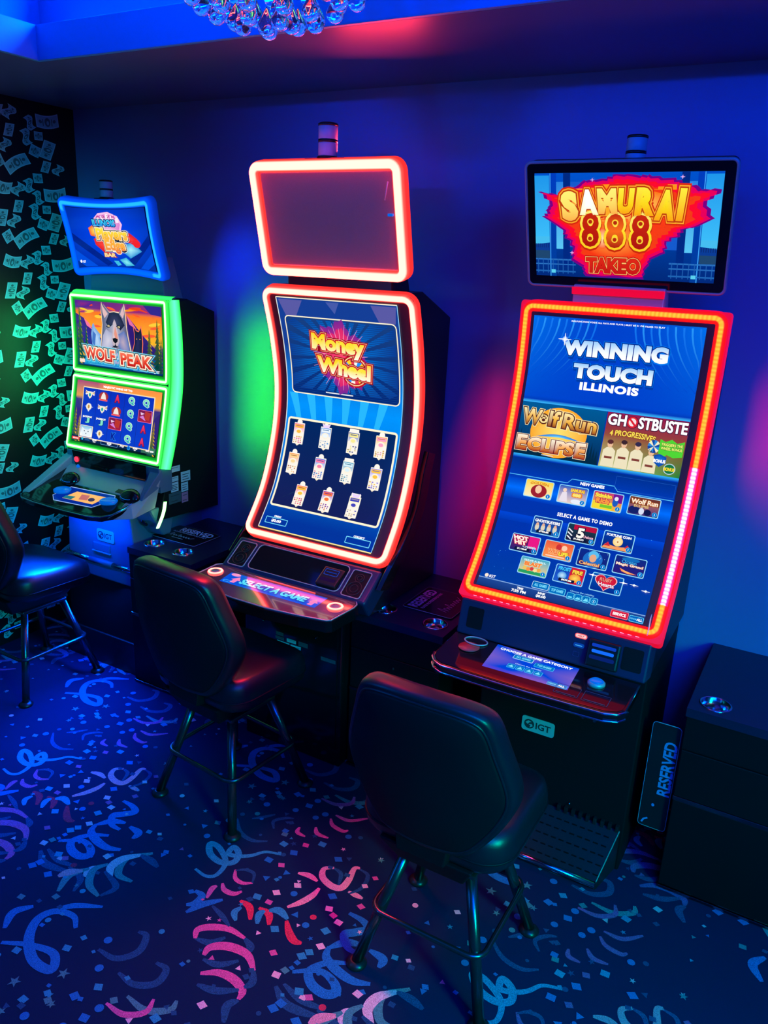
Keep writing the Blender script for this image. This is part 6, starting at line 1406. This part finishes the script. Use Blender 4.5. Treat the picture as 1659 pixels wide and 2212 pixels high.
# labels on the right flank and the small curved light below them
PF = Plane((-2.6395, 2.60, 1.06), (0, 1, 0), (0, 0, -1))
for n_, (y0, z0, y1, z1, m_, l_) in enumerate(((2.645, 1.042, 2.716, 1.014, 'label_paper', 1), (2.720, 1.004, 2.783, .955, 'label_paper', 3), (2.655, .992, 2.703, .968, 'label_paper', 1), (2.653, .964, 2.702, .918, 'label_paper', 4), (2.720, .950, 2.766, .906, 'label_paper', 3), (2.637, .915, 2.718, .862, 'label_dark', 2), (2.721, .902, 2.764, .852, 'label_pink', 2))):
    sticker(cab, PF, y0 - 2.60, 1.06 - z0, y1 - 2.60, 1.06 - z1, m_, l_)
pts = [(p.x, p.y, p.z) for p in catmull([(-2.618, 2.592, .892), (-2.617, 2.580, .850), (-2.617, 2.560, .812), (-2.618, 2.538, .778)], 5)]
g = G().use(LED); vs, cs = [], []
for i, p in enumerate(pts):
    for q in range(8):
        t = q * math.pi / 4; vs.append((p[0] + .006 * math.cos(t), p[1] + .009 * math.sin(t), p[2])); cs.append((3.2, 9.5, 2.6, 1) if q in (5, 6, 7, 0) else (.2, 3.0, .25, 1))
g.add(vs, [(i * 8 + q, i * 8 + (q + 1) % 8, (i + 1) * 8 + (q + 1) % 8, (i + 1) * 8 + q) for i in range(len(pts) - 1) for q in range(8)], True, cs); g.build('light_strip', r1)
# the blue lamp under the tray that floods the base and the carpet
area('tray_lamp', (-2.96, 2.40, .812), (-2.96, 2.49, .60), .34, .03, (0.0, 0.06, 1.0), 4.2)
area('tray_floor_lamp', (-2.95, 2.33, .81), (-2.75, 1.75, 0.0), .5, .04, (0.0, 0.07, 1.0), 16.0, 1.5)
area('base_floor_lamp', (-2.95, 2.455, .46), (-2.90, 2.05, 0.0), .44, .03, (0.0, 0.07, 1.0), 9.0, 2.2)

# ================================================================== CONSOLES BETWEEN THE MACHINES
HC = .694
def cup(parent, x, y):
    r = .046
    g = G().use('chrome')
    g.lathe((x, y, HC), [(r + .004, .0), (r + .004, .002), (r, .0035), (r - .003, .002), (r - .004, -.05), (r - .006, -.075), (.0005, -.075)], 36, capb=False, capt=False)
    return g.build('cup_holder', parent)
def ring_top(g, x0, x1, y0, y1, z0, z1, holes):
    """table top with round holes cut through it"""
    N = 36
    b = bmesh.new()
    outer = [b.verts.new((x, y, z1)) for x, y in ((x0, y0), (x1, y0), (x1, y1), (x0, y1))]
    ed = [b.edges.new((outer[i], outer[(i + 1) % 4])) for i in range(4)]
    for hx, hy, hr in holes:
        vs = [b.verts.new((hx + hr * math.cos(2 * math.pi * k / N), hy + hr * math.sin(2 * math.pi * k / N), z1)) for k in range(N)]
        ed += [b.edges.new((vs[k], vs[(k + 1) % N])) for k in range(N)]
    res = bmesh.ops.triangle_fill(b, use_beauty=True, use_dissolve=False, edges=ed)
    for f in [f for f in b.faces if any((f.calc_center_median().x - hx) ** 2 + (f.calc_center_median().y - hy) ** 2 < (hr * .9) ** 2 for hx, hy, hr in holes)]: b.faces.remove(f)
    g.bm(b)
    for (xa, ya), (xb, yb) in (((x0, y0), (x1, y0)), ((x1, y0), (x1, y1)), ((x1, y1), (x0, y1)), ((x0, y1), (x0, y0))):
        g.add([(xa, ya, z0), (xb, yb, z0), (xb, yb, z1), (xa, ya, z1)], [(0, 1, 2, 3)])
def console(x0, x1, cups, label):
    o = thing('console', ((x0 + x1) / 2, 2.70, 0), label, 'console table', 'consoles with cup holders between the machines')
    g = G().use('laminate'); ring_top(g, x0, x1, 2.438, 2.985, HC - .03, HC, [(cx, cy, .0475) for cx, cy in cups]); g.build('console_top', o)
    g = G().use('laminate_side'); g.box(x0 + .004, x0 + .02, 2.446, 2.985, .0, HC - .03); g.box(x1 - .02, x1 - .004, 2.446, 2.985, .0, HC - .03); g.box(x0 + .02, x1 - .02, 2.96, 2.985, .0, HC - .03); g.box(x0 + .02, x1 - .02, 2.455, 2.96, 0.02, .04)
    g.build('carcass', o)
    G().use('laminate_side').box(x0 + .004, x1 - .004, 2.442, 2.456, HC - .15, HC - .03, .002).build('front_rail', o)
    d = G().use('laminate_side').box(x0 + .006, x1 - .006, 2.440, 2.456, .37, HC - .153, .002).build('door', o)
    d2_ = G().use('laminate_side').box(x0 + .006, x1 - .006, 2.438, 2.456, .02, .355, .002).build('lower_panel', o)
    G().use('dark_chrome').box(x0 + .004, x1 - .004, 2.436, 2.446, .355, .370, .002).build('edge_strip', o)
    G().use('dark_chrome').box(x0 + .002, x1 - .002, 2.436, 2.444, .004, .014, .001).build('edge_strip', o)
    stud(d, Plane((x0, 2.440, HC), (1, 0, 0), (0, 0, -1)), (x1 - x0) * .5, .19, .006, 'black_plastic', 'lock')
    for c_ in cups: cup(o, *c_)
    return o
console(-2.715, -2.325, [(-2.648, 2.545), (-2.462, 2.535)], 'black console with two chrome cup holders left of the middle slot machine')
console(-1.495, -1.095, [(-1.397, 2.536), (-1.170, 2.525)], 'black console with two chrome cup holders right of the middle slot machine')
console(-.235, .50, [(-.160, 2.512), (.07, 2.512)], 'wide black console with chrome cup holder at the right edge of the photo')

# ---- reserved signs
def sign(label, o_, eu, ev, w_, h_, lines, colr, th=.005):
    P = Plane(o_, eu, ev)
    c_ = P(w_ / 2, h_ / 2, 0)
    r_ = thing('reserved_sign', c_, label, 'sign', 'reserved signs by the machines')
    a = Art(P); pts = a.rrect(0, 0, w_, h_, .012)
    g = G().use('sign_plastic'); b = bmesh.new(); n = len(pts)
    t0 = [b.verts.new(P(u, v, .0)) for u, v in pts]; t1 = [b.verts.new(P(u, v, th)) for u, v in pts]
    b.faces.new(t0); b.faces.new(t1[::-1])
    for i in range(n): b.faces.new([t0[i], t0[(i + 1) % n], t1[(i + 1) % n], t1[i]])
    bmesh.ops.recalc_face_normals(b, faces=b.faces[:]); g.bm(b); g.build('plate', r_)
    G().use('sign_edge').tube([P(u, v, th - .001) for u, v in pts], .0013, 6, True).build('rim', r_)
    MATS['tmp'] = mat('print_' + colr[0], colr[1], .6)
    t = Art(P, MATS['tmp'], .0003, th + .0006)
    for f_ in lines: f_(t)
    plain(t).build('lettering', r_)
    return r_
def swash(t, u0, v0, w_, h_):
    """a flowing signature-like line of script"""
    pts = [(0, .9), (.06, .2), (.10, .05), (.10, .95), (.15, .5), (.20, .45), (.22, .9), (.28, .5), (.33, .9), (.37, .5), (.42, .15), (.44, .9), (.50, .5), (.53, .9), (.60, .5), (.64, .9), (.70, .45), (.74, .9), (.82, .5), (.86, .85), (1, .35)]
    q = [(p.x, p.y) for p in catmull([(u0 + w_ * x, v0 + h_ * y) for x, y in pts], 5)]
    t.line(q, .0026, None, 1)
PALE = ('pale_blue', (.55, .80, .85)); VIO = ('violet', (.42, .30, .62)); BLU = ('blue', (.10, .26, .60))
sign('dark reserved sign with pale lettering on the console beside the green lit machine', (-2.735, 2.80, HC + .001), (1, 0, 0), (0, -1, 0), .27, .19,
     [lambda t: t.text('RESERVED', .152, .040, .196, .050, None, 0, .035, shear=-.18), lambda t: t.text('PLAYER PROFESSIONALS ONLY', .140, .078, .205, .012, None, 0, .02), lambda t: swash(t, .05, .100, .15, .034), lambda t: t.quad(.09, .148, .16, .151, None, 0)], PALE)
sign('dark reserved sign with violet sideways lettering on the console beside the pink lit machine', (-1.350, 2.592, HC + .001), (0, 1, 0), (1, 0, 0), .235, .215,
     [lambda t: t.text('RESERVED', .112, .036, .190, .046, None, 0, .035), lambda t: t.text('PLAYER PROFESSIONALS ONLY', .112, .077, .180, .014, None, 0, .025), lambda t: swash(t, .04, .130, .16, .050)], VIO)
rs = sign('dark reserved sign standing upright in the gap right of the red lit machine, lettering sideways', (-.330, 2.470, .20), (0, .0, 1), (1, 0, 0), .40, .090,
     [lambda t: t.text('RESERVED', .238, .066, .205, .042, None, 0, .03)], BLU)
for f_ in (lambda t: t.ell(.090, .040, .006, .005, None, 0), lambda t: t.line([(.012, .012), (.026, .018), (.034, .030)], .006, None, 0)):
    t = Art(Plane((-.330, 2.470, .20), (0, 0, 1), (1, 0, 0)), MATS['tmp'], .0003, .0056); f_(t); plain(t).build('print_mark', rs)

# ================================================================== STOOLS
def rr_outline(hw, y0, y1, r, n=8, front_round=0.0):
    P = []
    for cx, cy, a0 in ((hw - r, y0 + r, -90), (hw - r * 1.3, y1 - r * 1.3, 0), (-hw + r * 1.3, y1 - r * 1.3, 90), (-hw + r, y0 + r, 180)):
        rr_ = r if cy < 0 else r * 1.3
        for k in range(n + 1):
            t = math.radians(a0 + 90 * k / n); P.append((cx + rr_ * math.cos(t), cy + rr_ * math.sin(t)))
    return P
def make_stool(loc, rz, label):
    o = thing('casino_stool', loc, label, 'stool', 'padded stools in front of the machines', rz)
    # seat cushion: rounded square pad with rolled edge and dropped front
    g = G().use('vinyl'); ol = rr_outline(.225, -.205, .235, .095)
    rings = []
    for k, z in ((.80, .487), (.94, .490), (.985, .505), (1.0, .530), (1.0, .552), (.985, .575), (.95, .590), (.86, .600), (.6, .604), (.25, .604)):
        R_ = []
        for x, y in ol:
            xx, yy = x * k, y * k + .012 * (1 - k)
            dip = -.035 * max(0, (yy - .05) / .19) ** 2 if z > .5 else -.012 * max(0, yy / .23) ** 2
            side = .012 * (abs(xx) / .22) ** 2 if z > .58 else 0
            R_.append((xx, yy, z + dip + side))
        rings.append(R_)
    g.loft(rings); seat = g.build('seat', o, True)
    g = G().use('vinyl_back'); g.tube([(x * 1.0, y * 1.0 + .0, .531 - .028 * max(0, (y - .05) / .19) ** 2) for x, y in ol], .0035, 6, True); g.build('piping', seat, True)
    # backrest: tapered eight-sided cushion leaning back
    half = [(.0, 1.025), (.095, 1.020), (.158, 1.005), (.186, .975), (.208, .905), (.231, .830), (.242, .775), (.236, .725), (.208, .660), (.172, .602), (.138, .562), (.100, .544), (.0, .538)]
    prof_ = [(p.x, p.y) for p in catmull(half, 4)]
    full = prof_ + [(-x, z) for x, z in prof_[-2:0:-1]]
    def bp_(x, z, d):
        y = -.205 - .16 * (z - .55) + .9 * x * x      # lean, and a gentle wrap around the sitter
        return (x, y + d, z)
    cz = .79
    g = G().use('vinyl'); rings = []
    for k, d in ((.90, -.034), (.955, -.036), (.985, -.030), (1.0, -.014), (1.0, .012), (.985, .028), (.94, .040), (.8, .050), (.45, .056), (.1, .056)):
        rings.append([bp_(x * k, cz + (z - cz) * k, d) for x, z in full])
    g.loft(rings); back = g.build('backrest', o, True)
    g = G().use('vinyl_back'); rings = []
    for k, d in ((.905, -.032), (.905, -.040), (.88, -.044), (.5, -.046), (.1, -.046)): rings.append([bp_(x * k, cz + (z - cz) * k, d) for x, z in full])
    g.loft(rings, capa=False); bpn = g.build('back_panel', back, True)
    g = G().use('vinyl'); g.tube([bp_(x * .915, cz + (z - cz) * .915, -.037) for x, z in full], .0042, 8, True); g.build('piping', back, True)
    # hardware
    G().use('black_matte').hull([(-.07, -.235, .50), (.07, -.235, .50), (.07, -.19, .49), (-.07, -.19, .49), (-.09, -.232, .66), (.09, -.232, .66), (.09, -.21, .66), (-.09, -.21, .66)], .004).build('back_bracket', o, True)
    G().use('black_matte').hull([(-.10, -.16, .405), (.10, -.16, .405), (.10, .12, .405), (-.10, .12, .405), (-.14, -.21, .492), (.14, -.21, .492), (.14, .17, .492), (-.14, .17, .492)], .006).build('swivel_housing', o, True)
    G().use('leg_steel').box(-.115, .115, -.115, .115, .388, .405, .004).build('mounting_plate', o, True)
    for sx in (-1, 1):
        for sy in (-1, 1):
            t_, b_ = Vector((sx * .098, sy * .098, .395)), Vector((sx * .198, sy * .198, .012))
            g = G().use('leg_steel'); g.tube([t_, t_.lerp(b_, .5), b_], .0165, 16); lg = g.build('leg', o, True)
            G().use('black_plastic').lathe((b_.x, b_.y, 0), [(.030, .0), (.032, .006), (.024, .012), (.018, .018)], 20).build('foot_glide', lg, True)
    q = []
    hw, r = .176, .045
    for cx, cy, a0 in ((hw - r, -hw + r, -90), (hw - r, hw - r, 0), (-hw + r, hw - r, 90), (-hw + r, -hw + r, 180)):
        for k in range(7): t = math.radians(a0 + 15 * k); q.append((cx + r * math.cos(t), cy + r * math.sin(t), .20))
    G().use('leg_steel').tube(q, .0085, 12, True).build('foot_ring', o, True)
    return o
st = make_stool((-.735, 1.82, 0), 0.0, 'black padded stool with angular back in front of the red lit machine')
def copy_tree(o, parent=None):
    c = o.copy(); COL.objects.link(c); c.parent = parent
    for ch in list(o.children): copy_tree(ch, c)
    return c
for (x, y, rz, lb) in ((-1.775, 2.06, -.10, 'black padded stool in front of the pink lit middle machine'), (-3.14, 2.215, -.04, 'black padded stool before the green lit machine, cut by the left edge of the photo')):
    c = copy_tree(st); c.location = (x, y, 0); c.rotation_euler = (0, 0, rz); c['label'] = lb

# ================================================================== CHANDELIER
mglass = bpy.data.materials.new('crystal'); mglass.use_nodes = True
p_ = mglass.node_tree.nodes['Principled BSDF']
p_.inputs['Base Color'].default_value = (0.95, 0.98, 1.0, 1); p_.inputs['Roughness'].default_value = 0.0
p_.inputs['Transmission Weight'].default_value = 1.0; p_.inputs['IOR'].default_value = 1.52
MATS['crystal'] = mglass
mat('bulb', (0.3, 0.1, 0.1), 0.3, emit=(1.0, 0.30, 0.34), estr=3.0)
CHX, CHY, CHZ = -1.36, 1.74, 2.505
ch = thing('crystal_chandelier', (CHX, CHY, 2.9), 'crystal ball chandelier of clear teardrops hanging at the top of the photo', 'chandelier')
g = G().use('chrome'); g.lathe((CHX, CHY, 2.985), [(.20, 0), (.20, .018), (.19, .034)], 40); g.build('ceiling_plate', ch)
for rr_ in (.09, .17, .25, .33):
    z = CHZ + .115 + 1.7 * rr_ * rr_
    G().use('chrome').tube([(CHX + rr_ * math.cos(t * math.pi / 24), CHY + rr_ * math.sin(t * math.pi / 24), z) for t in range(48)], .004, 8, True).build('ring', ch)
g = G().use('chrome')
for k in range(6):
    t = k * math.pi / 3
    g.tube([(CHX + .02 * math.cos(t), CHY + .02 * math.sin(t), 2.99), (CHX + .17 * math.cos(t), CHY + .17 * math.sin(t), 2.80), (CHX + .33 * math.cos(t), CHY + .33 * math.sin(t), CHZ + .115 + 1.7 * .33 ** 2)], .004, 6)
    g.tube([(CHX + .33 * math.cos(t), CHY + .33 * math.sin(t), CHZ + .115 + 1.7 * .33 ** 2), (CHX + .17 * math.cos(t), CHY + .17 * math.sin(t), CHZ + .115 + 1.7 * .17 ** 2), (CHX, CHY, CHZ + .115)], .003, 6)
g.build('frame', ch)
def drop_mesh():
    n = 10
    prof_ = [(.0008, .030), (.004, .026), (.010, .016), (.0155, .006), (.0205, -.004), (.0222, -.012), (.0205, -.021), (.0150, -.029), (.007, -.0335), (.0008, -.0345)]
    g = G().use('crystal'); g.lathe((0, 0, 0), prof_[::-1], n * 2, smooth=True, capb=True, capt=True)
    return g
proto = None
rd = random.Random(11)
for rr_, n in ((0.0, 1), (.062, 5), (.12, 9), (.175, 13), (.23, 16), (.285, 18), (.33, 18)):
    for k in range(n):
        t = 2 * math.pi * (k + .5 * (n % 2)) / n + rr_ * 4
        loc = (CHX + rr_ * math.cos(t), CHY + rr_ * math.sin(t), CHZ + .035 + 1.7 * rr_ * rr_ + rd.uniform(-.006, .006))
        if proto is None: proto = drop_mesh().build('crystal_drop', ch, True); d_ = proto
        else: d_ = proto.copy(); COL.objects.link(d_)
        d_.location = Vector(loc) - ch.location; d_.rotation_euler = (0, 0, rd.uniform(0, 1))
for k in range(5):
    t = 2 * math.pi * k / 5 + .4
    x, y, z = CHX + .12 * math.cos(t), CHY + .12 * math.sin(t), CHZ + .19
    G().use('bulb').lathe((x, y, z), [(.004, .025), (.009, .018), (.011, .008), (.008, -.004), (.001, -.010)][::-1], 12).build('bulb', ch)
